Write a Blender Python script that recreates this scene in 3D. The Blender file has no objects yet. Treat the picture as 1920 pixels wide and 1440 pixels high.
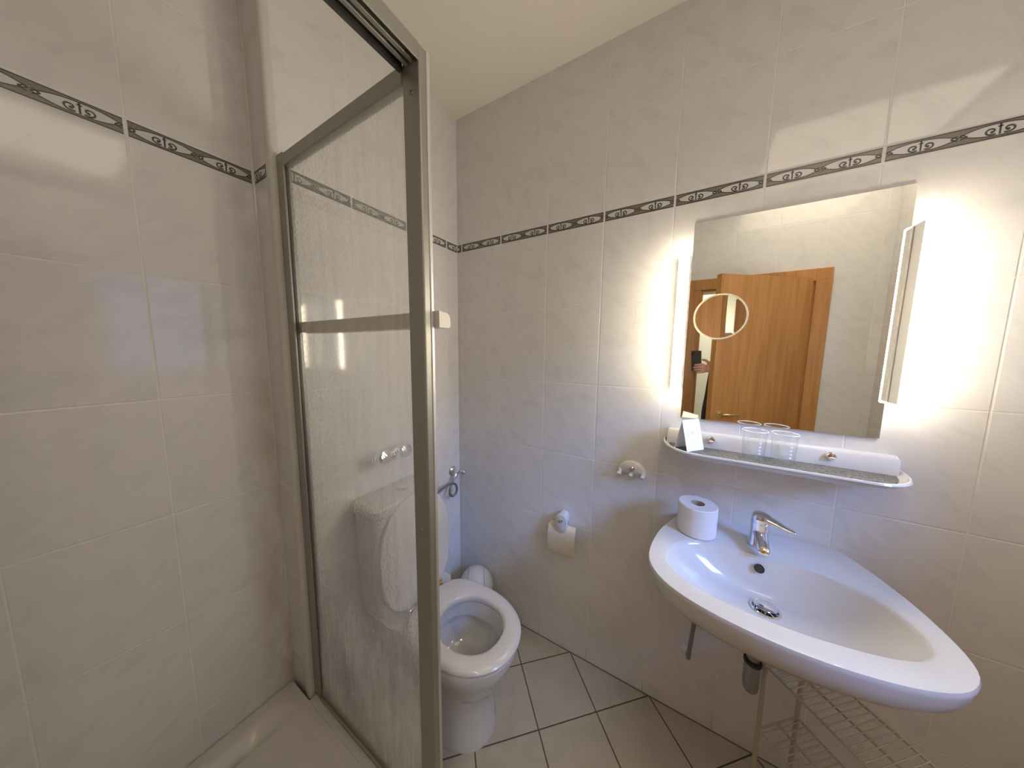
import bpy, bmesh, math, random
from mathutils import Vector, Matrix
pi = math.pi
sc = bpy.context.scene
COL = sc.collection

# ------------------------------------------------------------------ camera
CAM = Vector((-1.26515, -1.1184, 1.471725))
YAW, PITCH, ROLL = 1.0274, -0.1113, 0.0101
Fv = Vector((math.sin(YAW)*math.cos(PITCH), math.cos(YAW)*math.cos(PITCH), math.sin(PITCH)))
r_ = Vector((math.cos(YAW), -math.sin(YAW), 0)); u_ = r_.cross(Fv)
Rv = r_*math.cos(ROLL) + u_*math.sin(ROLL)
Uv = -r_*math.sin(ROLL) + u_*math.cos(ROLL)
cd = bpy.data.cameras.new('camera'); cam = bpy.data.objects.new('camera', cd); COL.objects.link(cam)
cd.sensor_fit = 'HORIZONTAL'; cd.sensor_width = 36.0; cd.lens = 551.6149/1920*36.0
cd.clip_start = 0.01; cd.clip_end = 60
cam.matrix_world = Matrix(((Rv.x, Uv.x, -Fv.x, CAM.x), (Rv.y, Uv.y, -Fv.y, CAM.y), (Rv.z, Uv.z, -Fv.z, CAM.z), (0, 0, 0, 1)))
sc.camera = cam

# ------------------------------------------------------------------ light, world, exposure
vs = sc.view_settings
vs.view_transform = 'Standard'; vs.look = 'None'; vs.gamma = 1.0; vs.use_curve_mapping = False
vs.exposure = 1.05
world = bpy.data.worlds.new('world'); sc.world = world; world.use_nodes = True
world.node_tree.nodes['Background'].inputs[0].default_value = (0.45, 0.6, 1.0, 1)
world.node_tree.nodes['Background'].inputs[1].default_value = 1.0
LAMP_STRENGTH = 32.0
LAMP_COLOR = (1.0, 0.89, 0.68)

def area(name, loc, target, sx, sy, power, color):
    l = bpy.data.lights.new(name, 'AREA'); l.shape = 'RECTANGLE'; l.size = sx; l.size_y = sy
    l.energy = power; l.color = color
    o = bpy.data.objects.new(name, l); COL.objects.link(o); o.location = loc
    o.rotation_euler = (Vector(target)-Vector(loc)).to_track_quat('-Z', 'Y').to_euler()
    return o
area('sky_light', (-1.75, -4.6, 3.25), (-0.3, -1.2, 0.95), 1.1, 1.1, 120, (0.23, 0.42, 1.0))
area('hall_fill_light', (-2.3, -1.6, 2.5), (-2.3, -1.6, 0), 0.5, 0.5, 15, (1.0, 0.92, 0.74))  # unseen light added to brighten the hall
sc.cycles.max_bounces = 14; sc.cycles.diffuse_bounces = 7; sc.cycles.glossy_bounces = 6
sc.cycles.transparent_max_bounces = 24; sc.cycles.sample_clamp_indirect = 4.0
sc.cycles.use_denoising = True

# ------------------------------------------------------------------ node helpers
class NT:
    def __init__(s, name):
        s.m = bpy.data.materials.new(name); s.m.use_nodes = True
        s.t = s.m.node_tree; s.t.nodes.clear()
        s.out = s.n('ShaderNodeOutputMaterial')
    def n(s, typ, **kw):
        nd = s.t.nodes.new(typ)
        for k, v in kw.items(): setattr(nd, k, v)
        return nd
    def put(s, sock, v):
        if isinstance(v, bpy.types.NodeSocket): s.t.links.new(v, sock)
        elif isinstance(v, (tuple, list)) and len(v) == 3 and sock.type == 'RGBA': sock.default_value = (*v, 1)
        else: sock.default_value = v
    def math(s, op, a, b=None, c=None):
        nd = s.n('ShaderNodeMath', operation=op); s.put(nd.inputs[0], a)
        if b is not None: s.put(nd.inputs[1], b)
        if c is not None: s.put(nd.inputs[2], c)
        return nd.outputs[0]
    def ss(s, v, a, b, c=0.0, d=1.0):
        nd = s.n('ShaderNodeMapRange', interpolation_type='SMOOTHSTEP')
        for k, x in zip((0, 1, 2, 3, 4), (v, a, b, c, d)): s.put(nd.inputs[k], x)
        return nd.outputs[0]
    def mix(s, f, a, b):
        nd = s.n('ShaderNodeMix', data_type='RGBA'); s.put(nd.inputs[0], f); s.put(nd.inputs[6], a); s.put(nd.inputs[7], b)
        return nd.outputs[2]
    def mixs(s, f, a, b):
        nd = s.n('ShaderNodeMixShader'); s.put(nd.inputs[0], f); s.t.links.new(a, nd.inputs[1]); s.t.links.new(b, nd.inputs[2])
        return nd.outputs[0]
    def noise(s, vec, scale, detail=3, rough=0.5, dist=0.0):
        nd = s.n('ShaderNodeTexNoise'); s.put(nd.inputs['Vector'], vec); nd.inputs['Scale'].default_value = scale
        nd.inputs['Detail'].default_value = detail; nd.inputs['Roughness'].default_value = rough; nd.inputs['Distortion'].default_value = dist
        return nd.outputs[0]
    def comb(s, x, y, z):
        nd = s.n('ShaderNodeCombineXYZ')
        for k, v in enumerate((x, y, z)): s.put(nd.inputs[k], v)
        return nd.outputs[0]
    def pos(s):
        g = s.n('ShaderNodeTexCoord'); sp = s.n('ShaderNodeSeparateXYZ'); s.t.links.new(g.outputs['Object'], sp.inputs[0])
        return g.outputs['Object'], sp.outputs[0], sp.outputs[1], sp.outputs[2]
    def bump(s, h, strength=0.3, dist=0.002):
        nd = s.n('ShaderNodeBump'); s.put(nd.inputs['Height'], h); nd.inputs['Strength'].default_value = strength; nd.inputs['Distance'].default_value = dist
        return nd.outputs[0]
    def pr(s, color, rough=0.4, metal=0.0, normal=None, spec=0.5, coat=0.0, **kw):
        p = s.n('ShaderNodeBsdfPrincipled'); s.put(p.inputs['Base Color'], color); s.put(p.inputs['Roughness'], rough)
        s.put(p.inputs['Metallic'], metal); p.inputs['Specular IOR Level'].default_value = spec
        if coat: p.inputs['Coat Weight'].default_value = coat; p.inputs['Coat Roughness'].default_value = 0.05
        if normal is not None: s.t.links.new(normal, p.inputs['Normal'])
        for k, v in kw.items(): s.put(p.inputs[k], v)
        return p.outputs[0]
    def done(s, sh):
        s.t.links.new(sh, s.out.inputs[0]); return s.m

def simple(name, color, rough=0.4, metal=0.0, coat=0.0, var=0.04, scale=14.0, bump=0.0):
    t = NT(name); co, x, y, z = t.pos()
    nz = t.noise(co, scale, 4)
    c2 = tuple(max(0, c*(1-2*var)) for c in color); c3 = tuple(min(1, c*(1+var)) for c in color)
    col = t.mix(nz, c2, c3)
    nrm = t.bump(t.noise(co, scale*12, 3), bump, 0.001) if bump else None
    return t.done(t.pr(col, rough, metal, nrm, coat=coat))

def tile_mat(name, axis, off, stain=None):
    """glazed 25 x 33 cm wall tiles; axis 0: runs along X, 1: runs along Y; grout at off + k*0.25"""
    t = NT(name); co, x, y, z = t.pos()
    a = (x, y)[axis]
    u = t.math('DIVIDE', t.math('SUBTRACT', a, off), 0.25)
    hi = t.math('GREATER_THAN', z, 2.0146)
    zz = t.math('SUBTRACT', z, t.math('MULTIPLY', hi, 2.0375))
    v = t.math('ADD', t.math('DIVIDE', zz, 0.3325), 40.0)
    u = t.math('ADD', u, 40.0)
    def d(w, size):
        f = t.math('FRACT', w)
        return t.math('MULTIPLY', t.math('MINIMUM', f, t.math('SUBTRACT', 1.0, f)), size)
    dist = t.math('MINIMUM', d(u, 0.25), d(v, 0.3325))
    grout = t.ss(dist, 0.0011, 0.0020, 1.0, 0.0)
    cell = t.comb(t.math('FLOOR', u), t.math('FLOOR', t.math('ADD', v, t.math('MULTIPLY', hi, 50.0))), 0.0)
    wn = t.n('ShaderNodeTexWhiteNoise', noise_dimensions='3D'); t.t.links.new(cell, wn.inputs['Vector'])
    sep = t.n('ShaderNodeSeparateXYZ'); t.t.links.new(wn.outputs['Color'], sep.inputs[0])
    # diagonal marbled clouds, shifted per tile
    p = t.math('ADD', a, t.math('MULTIPLY', sep.outputs[0], 9.0))
    q = t.math('ADD', z, t.math('MULTIPLY', sep.outputs[1], 9.0))
    d1 = t.math('ADD', p, q); d2 = t.math('SUBTRACT', p, q)
    vec = t.comb(t.math('MULTIPLY', d1, 0.55), d2, 0.0)
    cl = t.noise(vec, 13.0, 4, 0.55, 0.6)
    veins = t.noise(vec, 34.0, 3, 0.6, 0.8)
    k = t.math('MULTIPLY', t.ss(cl, 0.44, 0.72), 0.55)
    col = t.mix(k, (0.70, 0.685, 0.675), (0.60, 0.588, 0.585))
    col = t.mix(t.math('MULTIPLY', t.ss(veins, 0.58, 0.75), 0.2), col, (0.60, 0.585, 0.58))
    col = t.mix(t.math('MULTIPLY', sep.outputs[2], 0.10), col, (0.68, 0.66, 0.64))
    gcol = t.mix(t.noise(co, 30.0, 3), (0.68, 0.65, 0.61), (0.80, 0.78, 0.75))
    # grout gets browner towards the floor where it is dirty
    dirt = t.math('MULTIPLY', t.ss(z, 0.0, 0.12, 1.0, 0.0), t.noise(co, 18.0, 3))
    gcol = t.mix(dirt, gcol, (0.16, 0.11, 0.07))
    col = t.mix(grout, col, gcol)
    if stain:
        st = t.noise(t.comb(t.math('MULTIPLY', a, 7.0), t.math('MULTIPLY', z, 1.6), 0.0), 1.6, 4, 0.6)
        near = t.ss(t.math('ABSOLUTE', t.math('SUBTRACT', a, stain)), 0.0, 0.10, 1.0, 0.0)
        low = t.ss(z, 0.5, 1.9, 1.0, 0.3)
        col = t.mix(t.math('MULTIPLY', t.math('MULTIPLY', t.ss(st, 0.36, 0.66), near), t.math('MULTIPLY', low, 0.55)), col, (0.42, 0.25, 0.13))
    h = t.ss(dist, 0.0009, 0.0034)
    wav = t.noise(co, 9.0, 2)
    hh = t.math('ADD', h, t.math('MULTIPLY', wav, 0.10))
    rough = t.math('ADD', 0.075, t.math('MULTIPLY', grout, 0.5))
    return t.done(t.pr(col, rough, 0.0, t.bump(hh, 0.55, 0.0012)))

def floor_mat():
    t = NT('floor_tiles'); co, x, y, z = t.pos()
    yy = t.math('ADD', y, 0.7052)
    a = t.math('ADD', t.math('DIVIDE', t.math('ADD', x, yy), 0.35355), 40.0)
    b = t.math('ADD', t.math('DIVIDE', t.math('SUBTRACT', x, yy), 0.35355), 40.0)
    def d(w):
        f = t.math('FRACT', w); return t.math('MULTIPLY', t.math('MINIMUM', f, t.math('SUBTRACT', 1.0, f)), 0.25)
    dist = t.math('MINIMUM', d(a), d(b))
    grout = t.ss(dist, 0.0018, 0.0028, 1.0, 0.0)
    cell = t.comb(t.math('FLOOR', a), t.math('FLOOR', b), 0.0)
    wn = t.n('ShaderNodeTexWhiteNoise', noise_dimensions='3D'); t.t.links.new(cell, wn.inputs['Vector'])
    cl = t.noise(co, 11.0, 4, 0.6, 0.5)
    col = t.mix(t.ss(cl, 0.4, 0.7), (0.46, 0.42, 0.35), (0.41, 0.37, 0.305))
    col = t.mix(t.math('MULTIPLY', wn.outputs['Value'], 0.10), col, (0.37, 0.33, 0.275))
    col = t.mix(grout, col, (0.085, 0.055, 0.033))
    # dark joint where the floor meets the tiled wall
    edge = t.ss(t.math('ABSOLUTE', x), 0.002, 0.006, 1.0, 0.0)
    col = t.mix(edge, col, (0.12, 0.08, 0.05))
    h = t.ss(dist, 0.0012, 0.0045)
    return t.done(t.pr(col, t.math('ADD', 0.28, t.math('MULTIPLY', grout, 0.5)), 0.0, t.bump(h, 0.5, 0.0015)))

def wood_mat(name, axis_h=None):
    t = NT(name); co, x, y, z = t.pos()
    vec = t.comb(t.math('MULTIPLY', x, 26.0), t.math('MULTIPLY', y, 26.0), t.math('MULTIPLY', z, 1.6))
    g = t.noise(vec, 1.0, 5, 0.6, 0.4)
    vec2 = t.comb(t.math('MULTIPLY', x, 160.0), t.math('MULTIPLY', y, 160.0), t.math('MULTIPLY', z, 7.0))
    g2 = t.noise(vec2, 1.0, 3, 0.6)
    col = t.mix(t.ss(g, 0.3, 0.72), (0.53, 0.262, 0.083), (0.40, 0.178, 0.046))
    col = t.mix(t.math('MULTIPLY', t.ss(g2, 0.52, 0.75), 0.3), col, (0.29, 0.125, 0.035))
    return t.done(t.pr(col, 0.42, 0.0, t.bump(g2, 0.08, 0.0006)))

def glass_panel_mat():
    """wet, limescaled shower glass: clear in places, streaky film and droplets elsewhere"""
    t = NT('streaked_shower_glass'); co, x, y, z = t.pos()
    st = t.noise(t.comb(0.0, t.math('MULTIPLY', y, 60.0), t.math('MULTIPLY', z, 3.2)), 1.0, 5, 0.62, 0.7)
    dr = t.noise(t.comb(0.0, t.math('MULTIPLY', y, 240.0), t.math('MULTIPLY', z, 90.0)), 1.0, 3, 0.6, 0.5)
    broad = t.noise(t.comb(0.0, t.math('MULTIPLY', y, 7.0), t.math('MULTIPLY', z, 2.6)), 1.0, 4, 0.55, 0.5)
    low = t.ss(z, 0.35, 1.05, 1.0, 0.0)
    film = t.math('ADD', t.math('MULTIPLY', t.ss(st, 0.40, 0.76), 0.11), t.math('MULTIPLY', t.ss(broad, 0.40, 0.66), t.math('MULTIPLY', low, 0.26)))
    film = t.math('ADD', film, t.math('MULTIPLY', t.ss(dr, 0.60, 0.70), 0.14))
    film = t.math('ADD', film, t.math('MULTIPLY', t.ss(z, 0.28, 0.85, 1.0, 0.0), t.math('ADD', 0.22, t.math('MULTIPLY', t.ss(st, 0.2, 0.8), 0.34))))
    # wiped patch near the bottom rail
    wp = t.n('ShaderNodeVectorMath', operation='DISTANCE')
    t.t.links.new(t.comb(0.0, t.math('MULTIPLY', y, 1.5), z), wp.inputs[0]); wp.inputs[1].default_value = (0.0, -0.285, 0.40)
    film = t.math('MULTIPLY', film, t.ss(t.math('ADD', wp.outputs['Value'], t.math('MULTIPLY', st, 0.10)), 0.08, 0.20, 0.25, 1.0))
    film = t.math('ADD', film, 0.03)
    nrm = t.bump(t.math('ADD', t.math('MULTIPLY', st, 0.5), dr), 0.35, 0.004)
    tr = t.n('ShaderNodeBsdfTransparent'); tr.inputs[0].default_value = (0.97, 0.975, 0.965, 1)
    rf = t.n('ShaderNodeBsdfRefraction'); rf.inputs[0].default_value = (0.97, 0.97, 0.96, 1); rf.inputs['IOR'].default_value = 1.06; rf.inputs['Roughness'].default_value = 0.03
    t.t.links.new(nrm, rf.inputs['Normal'])
    wet = t.ss(dr, 0.45, 0.58)
    body = t.mixs(t.math('MULTIPLY', wet, 0.5), tr.outputs[0], rf.outputs[0])
    tl = t.n('ShaderNodeBsdfTranslucent'); tl.inputs[0].default_value = (0.85, 0.83, 0.80, 1)
    df = t.n('ShaderNodeBsdfDiffuse'); df.inputs[0].default_value = (0.80, 0.78, 0.75, 1)
    ff = t.mixs(0.45, tl.outputs[0], df.outputs[0])
    body = t.mixs(film, body, ff)
    gl = t.n('ShaderNodeBsdfGlossy'); gl.inputs['Roughness'].default_value = 0.03
    lw = t.n('ShaderNodeLayerWeight'); lw.inputs[0].default_value = 0.5
    fac = t.math('ADD', t.math('MULTIPLY', t.math('POWER', lw.outputs['Facing'], 5.0), 0.5), 0.03)
    return t.done(t.mixs(fac, body, gl.outputs[0]))

def clear_glass_mat(name, tint=(0.97, 0.985, 0.98)):
    t = NT(name)
    tr = t.n('ShaderNodeBsdfTransparent'); tr.inputs[0].default_value = (*tint, 1)
    gl = t.n('ShaderNodeBsdfGlossy'); gl.inputs['Roughness'].default_value = 0.02
    lw = t.n('ShaderNodeLayerWeight'); lw.inputs[0].default_value = 0.5
    fac = t.math('ADD', t.math('MULTIPLY', t.math('POWER', lw.outputs['Facing'], 4.0), 0.7), 0.04)
    return t.done(t.mixs(fac, tr.outputs[0], gl.outputs[0]))

def rim_mat():  # highlight on the tumbler rim, painted as a half clear white coat
    t = NT('rim_highlight')
    tr = t.n('ShaderNodeBsdfTransparent')
    p = t.pr((0.9, 0.92, 0.95), 0.08, 0.0, coat=0.5)
    return t.done(t.mixs(0.6, tr.outputs[0], p))

def emit_mat(name, color, strength):
    t = NT(name); e = t.n('ShaderNodeEmission'); e.inputs[0].default_value = (*color, 1); e.inputs[1].default_value = strength
    return t.done(e.outputs[0])

def liner_mat():
    t = NT('speckled_shelf_liner'); co, x, y, z = t.pos()
    w = t.noise(t.comb(t.math('MULTIPLY', x, 420.0), t.math('MULTIPLY', y, 150.0), 0.0), 1.0, 3, 0.7, 1.2)
    w2 = t.noise(co, 60.0, 3, 0.6, 1.5)
    col = t.mix(t.ss(w, 0.42, 0.60), (0.03, 0.028, 0.026), (0.24, 0.23, 0.21))
    col = t.mix(t.math('MULTIPLY', t.ss(w2, 0.45, 0.6), 0.5), col, (0.07, 0.066, 0.062))
    return t.done(t.pr(col, 0.7))

def hose_mat():
    t = NT('braided_steel'); co, x, y, z = t.pos()
    w = t.noise(co, 420.0, 2, 0.5)
    return t.done(t.pr(t.mix(w, (0.10, 0.10, 0.11), (0.42, 0.42, 0.42)), 0.4, 0.7))

M = dict(
    tile_right=tile_mat('wall_tiles', 1, -0.0325),
    tile_back=tile_mat('wall_tiles', 0, -0.083),
    tile_niche=tile_mat('shower_tiles', 0, -0.834, stain=-0.845),
    tile_left=tile_mat('wall_tiles', 1, -0.10),
    tile_front=tile_mat('wall_tiles', 0, -0.05),
    floor=floor_mat(),
    ceiling=simple('ceiling_paint', (0.86, 0.805, 0.69), 0.85, var=0.015, scale=4, bump=0.05),
    plaster=simple('hall_plaster', (0.60, 0.60, 0.54), 0.85, var=0.02),
    hallfloor=simple('hall_floor', (0.25, 0.18, 0.12), 0.5),
    white_plastic=simple('white_plastic', (0.66, 0.64, 0.62), 0.35, var=0.01),
    corner_plastic=simple('corner_plastic', (0.60, 0.58, 0.53), 0.4, var=0.03),
    ceramic=simple('white_ceramic', (0.62, 0.61, 0.605), 0.10, coat=0.3, var=0.008),
    acrylic=simple('white_acrylic', (0.60, 0.575, 0.52), 0.25, coat=0.2, var=0.015),
    seat=simple('toilet_seat_plastic', (0.62, 0.59, 0.56), 0.2, var=0.01),
    ivory=simple('ivory_plastic', (0.70, 0.62, 0.47), 0.35, var=0.01),
    alu=simple('brushed_aluminium', (0.36, 0.35, 0.31), 0.45, 0.7, var=0.03),  # darkened so the dim shower side is in the colour
    railpaint=simple('painted_rail', (0.66, 0.63, 0.56), 0.4, var=0.02),
    alulight=simple('lit_aluminium', (0.62, 0.61, 0.57), 0.42, 0.6, var=0.03),  # lighter copy of the same metal for the post's lit face
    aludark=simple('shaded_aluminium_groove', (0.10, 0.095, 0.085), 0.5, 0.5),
    chrome=simple('chrome', (0.82, 0.82, 0.84), 0.06, 1.0, var=0.0),
    brass=simple('brass', (0.83, 0.62, 0.30), 0.2, 1.0, var=0.02),
    steel=simple('dull_pipe_metal', (0.34, 0.34, 0.34), 0.3, 0.9),
    graypipe=simple('grey_pipe', (0.27, 0.23, 0.20), 0.5, 0.2),
    rubber=simple('black_rubber', (0.02, 0.02, 0.02), 0.5),
    dark=simple('dark_hole', (0.035, 0.025, 0.02), 0.6),
    seal=simple('glass_seal', (0.05, 0.045, 0.045), 0.5),
    mirror=simple('mirror_silver', (0.86, 0.87, 0.85), 0.0, 1.0, var=0.0),
    mirror_edge=simple('mirror_rim', (0.36, 0.31, 0.23), 0.4, var=0.01),
    paper=simple('tissue_paper', (0.72, 0.70, 0.70), 0.9, var=0.02, bump=0.15),
    cardb=simple('white_card', (0.84, 0.85, 0.85), 0.6, var=0.01),
    cardink=simple('faint_card_ink', (0.76, 0.78, 0.79), 0.6),
    core=simple('cardboard_core', (0.45, 0.36, 0.27), 0.8),
    wire=simple('white_coated_wire', (0.46, 0.41, 0.31), 0.4),
    bd_base=simple('border_grey_glaze', (0.21, 0.19, 0.17), 0.2, var=0.22, scale=260),
    bd_light=simple('border_light_glaze', (0.60, 0.595, 0.60), 0.2, var=0.03),
    bd_dark=simple('border_dark_line', (0.045, 0.035, 0.028), 0.25),
    bd_gap=simple('border_joint', (0.74, 0.72, 0.69), 0.5),
    wood=wood_mat('beech_veneer'),
    panel=glass_panel_mat(),
    tumbler=clear_glass_mat('tumbler_glass', (0.99, 0.995, 0.995)), rimglass=rim_mat(),
    winglass=clear_glass_mat('window_glass', (0.95, 0.97, 0.97)),
    lamp=emit_mat('lit_lamp_diffuser', LAMP_COLOR, LAMP_STRENGTH),
    opal=emit_mat('fill_light_panel', (1.0, 0.87, 0.66), 1.8),
    liner=liner_mat(), hose=hose_mat(),
    residue=simple('sticker_residue', (0.55, 0.51, 0.45), 0.7),
    dotwhite=simple('white_dots', (0.9, 0.95, 0.97), 0.5),
    water=clear_glass_mat('still_water', (0.9, 0.93, 0.92)),
    binline=simple('lid_joint', (0.33, 0.33, 0.38), 0.5),
    skin=simple('skin', (0.62, 0.36, 0.26), 0.55, var=0.06, scale=40),
    hair=simple('brown_hair', (0.055, 0.035, 0.022), 0.6, var=0.2, scale=90, bump=0.4),
    jacket=simple('dark_jacket_cloth', (0.035, 0.033, 0.032), 0.85, var=0.2, scale=60, bump=0.3),
    trousers=simple('grey_trouser_cloth', (0.32, 0.33, 0.36), 0.9, var=0.1, scale=60, bump=0.3),
    shoe=simple('shoe_leather', (0.03, 0.025, 0.022), 0.5),
    phone=simple('phone_case', (0.06, 0.05, 0.045), 0.4),
    eye=simple('eye_white', (0.8, 0.78, 0.75), 0.2), iris=simple('iris', (0.06, 0.04, 0.03), 0.2),
    lip=simple('lips', (0.5, 0.2, 0.17), 0.5),
)

# ------------------------------------------------------------------ mesh helpers
class MB:
    def __init__(s): s.v = []; s.f = []; s.mi = []
    def add(s, vs_, fs, mi=0):
        o = len(s.v); s.v += [tuple(p) for p in vs_]
        for f in fs: s.f.append([i+o for i in f]); s.mi.append(mi)
        return s
    def box(s, x0, x1, y0, y1, z0, z1, mi=0):
        v = [(x, y, z) for x in (x0, x1) for y in (y0, y1) for z in (z0, z1)]
        return s.add(v, [(0, 1, 3, 2), (4, 6, 7, 5), (0, 4, 5, 1), (2, 3, 7, 6), (0, 2, 6, 4), (1, 5, 7, 3)], mi)
    def obox(s, c, a, b, d, mi=0):
        c, a, b, d = map(Vector, (c, a, b, d))
        v = [c+i*a+j*b+k*d for i in (-1, 1) for j in (-1, 1) for k in (-1, 1)]
        return s.add(v, [(0, 1, 3, 2), (4, 6, 7, 5), (0, 4, 5, 1), (2, 3, 7, 6), (0, 2, 6, 4), (1, 5, 7, 3)], mi)
    def loft(s, rings, cap0=True, cap1=True, closed=True, mi=0):
        n = len(rings[0]); v = [p for r in rings for p in r]; f = []
        for i in range(len(rings)-1):
            for j in range(n if closed else n-1):
                k = (j+1) % n; f.append((i*n+j, i*n+k, (i+1)*n+k, (i+1)*n+j))
        if cap0: f.append(tuple(range(n-1, -1, -1)))
        if cap1: f.append(tuple(range((len(rings)-1)*n, len(rings)*n)))
        return s.add(v, f, mi)
    def tube(s, pts, r, n=12, cap=True, mi=0, closed=False):
        pts = [Vector(p) for p in pts]; m = len(pts); R = r if isinstance(r, (list, tuple)) else [r]*m
        rings = []; up = None
        for i, p in enumerate(pts):
            if closed: t = (pts[(i+1) % m]-pts[i-1]).normalized()
            else: t = (pts[min(i+1, m-1)]-pts[max(i-1, 0)]).normalized()
            if up is None:
                up = Vector((0, 0, 1)) if abs(t.z) < 0.9 else Vector((1, 0, 0))
            a = (up - t*up.dot(t)).normalized(); b = t.cross(a); up = a
            rings.append([p+(a*math.cos(2*pi*k/n)+b*math.sin(2*pi*k/n))*R[i] for k in range(n)])
        if closed: rings.append(rings[0]); cap = False
        return s.loft(rings, cap, cap, mi=mi)
    def lathe(s, prof, c, axis=(0, 0, 1), n=32, cap0=True, cap1=True, mi=0):
        c = Vector(c); ax = Vector(axis).normalized()
        a = (Vector((1, 0, 0)) if abs(ax.x) < 0.9 else Vector((0, 1, 0))); a = (a-ax*a.dot(ax)).normalized(); b = ax.cross(a)
        rings = [[c+ax*h+(a*math.cos(2*pi*k/n)+b*math.sin(2*pi*k/n))*max(r, 1e-5) for k in range(n)] for r, h in prof]
        return s.loft(rings, cap0, cap1, mi=mi)
    def prism(s, poly, P, h0, h1, mi=0):
        """poly of (a,b); P(a,b,h) -> point"""
        return s.loft([[P(a, b, h0) for a, b in poly], [P(a, b, h1) for a, b in poly]], mi=mi)

def obj(name, mb, mat, parent=None, bevel=0, sub=0, smooth=40, recalc=True):
    me = bpy.data.meshes.new(name); me.from_pydata([tuple(v) for v in mb.v], [], mb.f)
    for m_ in (mat if isinstance(mat, (list, tuple)) else [mat]): me.materials.append(m_)
    me.polygons.foreach_set('material_index', mb.mi)
    bm = bmesh.new(); bm.from_mesh(me)
    bmesh.ops.remove_doubles(bm, verts=bm.verts, dist=1e-6)
    if recalc: bmesh.ops.recalc_face_normals(bm, faces=bm.faces)
    bm.to_mesh(me); bm.free()
    if smooth:
        me.polygons.foreach_set('use_smooth', [True]*len(me.polygons)); me.set_sharp_from_angle(angle=math.radians(smooth))
    o = bpy.data.objects.new(name, me); COL.objects.link(o)
    if bevel:
        b = o.modifiers.new('edge', 'BEVEL'); b.width = bevel; b.segments = 3; b.limit_method = 'ANGLE'; b.angle_limit = math.radians(40)
        b.harden_normals = False
    if sub:
        m_ = o.modifiers.new('smooth', 'SUBSURF'); m_.levels = sub; m_.render_levels = sub
    if parent is not None: attach(o, parent)
    return o
def attach(o, parent):
    o.parent = parent
    o.matrix_parent_inverse = Matrix.Translation(-Vector(parent.location)) if parent.type == 'EMPTY' else Matrix.Identity(4)
def thing(name, label, cat, loc, group=None):
    o = bpy.data.objects.new(name, None); COL.objects.link(o); o.location = loc; o.empty_display_size = 0.05
    return tag(o, label, cat, group)
def tag(o, label, cat, group=None):
    o['label'] = label; o['category'] = cat
    if group: o['group'] = group
    return o
def struct(name, mb, mat, bevel=0, parent=None):
    o = obj(name, mb, mat, parent, bevel, smooth=40)
    if parent is None: o['kind'] = 'structure'
    return o
def dup(root, delta, label):
    r = root.copy(); COL.objects.link(r); r.location = Vector(root.location)+Vector(delta); r['label'] = label
    for ch in list(root.children):
        c = ch.copy(); COL.objects.link(c); c.parent = r; c.matrix_parent_inverse = ch.matrix_parent_inverse.copy()
        for g in list(ch.children):
            k = g.copy(); COL.objects.link(k); k.parent = c; k.matrix_parent_inverse = g.matrix_parent_inverse.copy()
    return r

# ------------------------------------------------------------------ room shell
ZC = 2.653; YF = -2.15; XL = -1.6
struct('floor', MB().box(XL-0.12, 0.1, YF-0.1, 0.3, -0.08, 0), M['floor'])
struct('ceiling', MB().box(XL-0.12, 0.1, YF-0.1, 0.3, ZC, ZC+0.08), M['ceiling'])
struct('wall_right', MB().box(0, 0.1, YF-0.1, 0.3, 0, ZC), M['tile_right'])
struct('wall_back', MB().box(-0.83, 0, 0, 0.3, 0, ZC), M['tile_back'])
struct('wall_niche', MB().box(XL-0.12, -0.83, 0.12, 0.3, 0, ZC), M['tile_niche'])
DY0, DY1, DZ = -1.148, -1.82, 1.975          # door opening
struct('wall_left', MB().box(XL-0.12, XL, DY0, 0.12, 0, ZC).box(XL-0.12, XL, YF-0.1, DY1, 0, ZC).box(XL-0.12, XL, DY1, DY0, DZ, ZC), M['tile_left'])
WX0, WX1, WZ0, WZ1 = -1.0, -0.3, 1.25, 2.05  # window opening
struct('wall_front', MB().box(XL, WX0, YF-0.1, YF, 0, ZC).box(WX1, 0, YF-0.1, YF, 0, ZC).box(WX0, WX1, YF-0.1, YF, 0, WZ0).box(WX0, WX1, YF-0.1, YF, WZ1, ZC), M['tile_front'])
# hall beyond the door
HX = -2.85
struct('wall_hall', MB().box(HX-0.1, HX, -3.1, -0.4, 0, 2.6).box(HX, XL-0.12, -3.1, -3.0, 0, 2.6).box(HX, XL-0.12, -0.5, -0.4, 0, 2.6).box(XL-0.12, XL-0.02, -3.1, YF-0.1, 0, 2.6), M['plaster'])
struct('floor_hall', MB().box(HX-0.1, XL-0.12, -3.1, -0.4, -0.08, 0), M['hallfloor'])
struct('ceiling_hall', MB().box(HX-0.1, XL-0.12, -3.1, -0.4, 2.6, 2.68), M['ceiling'])
# unseen glowing panel added under the ceiling as general fill light
cl0 = thing('ceiling_fill_light', 'unseen added ceiling lamp with opal panel above the door side of room', 'fill light', (-1.19, -1.77, ZC))
obj('fill_frame', MB().box(-1.56, -1.54, -2.14, -1.40, ZC-0.045, ZC-0.001).box(-0.84, -0.82, -2.14, -1.40, ZC-0.045, ZC-0.001).box(-1.54, -0.84, -2.14, -2.12, ZC-0.045, ZC-0.001).box(-1.54, -0.84, -1.42, -1.40, ZC-0.045, ZC-0.001), M['white_plastic'], cl0)
obj('fill_emitter', MB().box(-1.54, -0.84, -2.12, -1.42, ZC-0.042, ZC-0.03), M['opal'], cl0)
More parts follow.
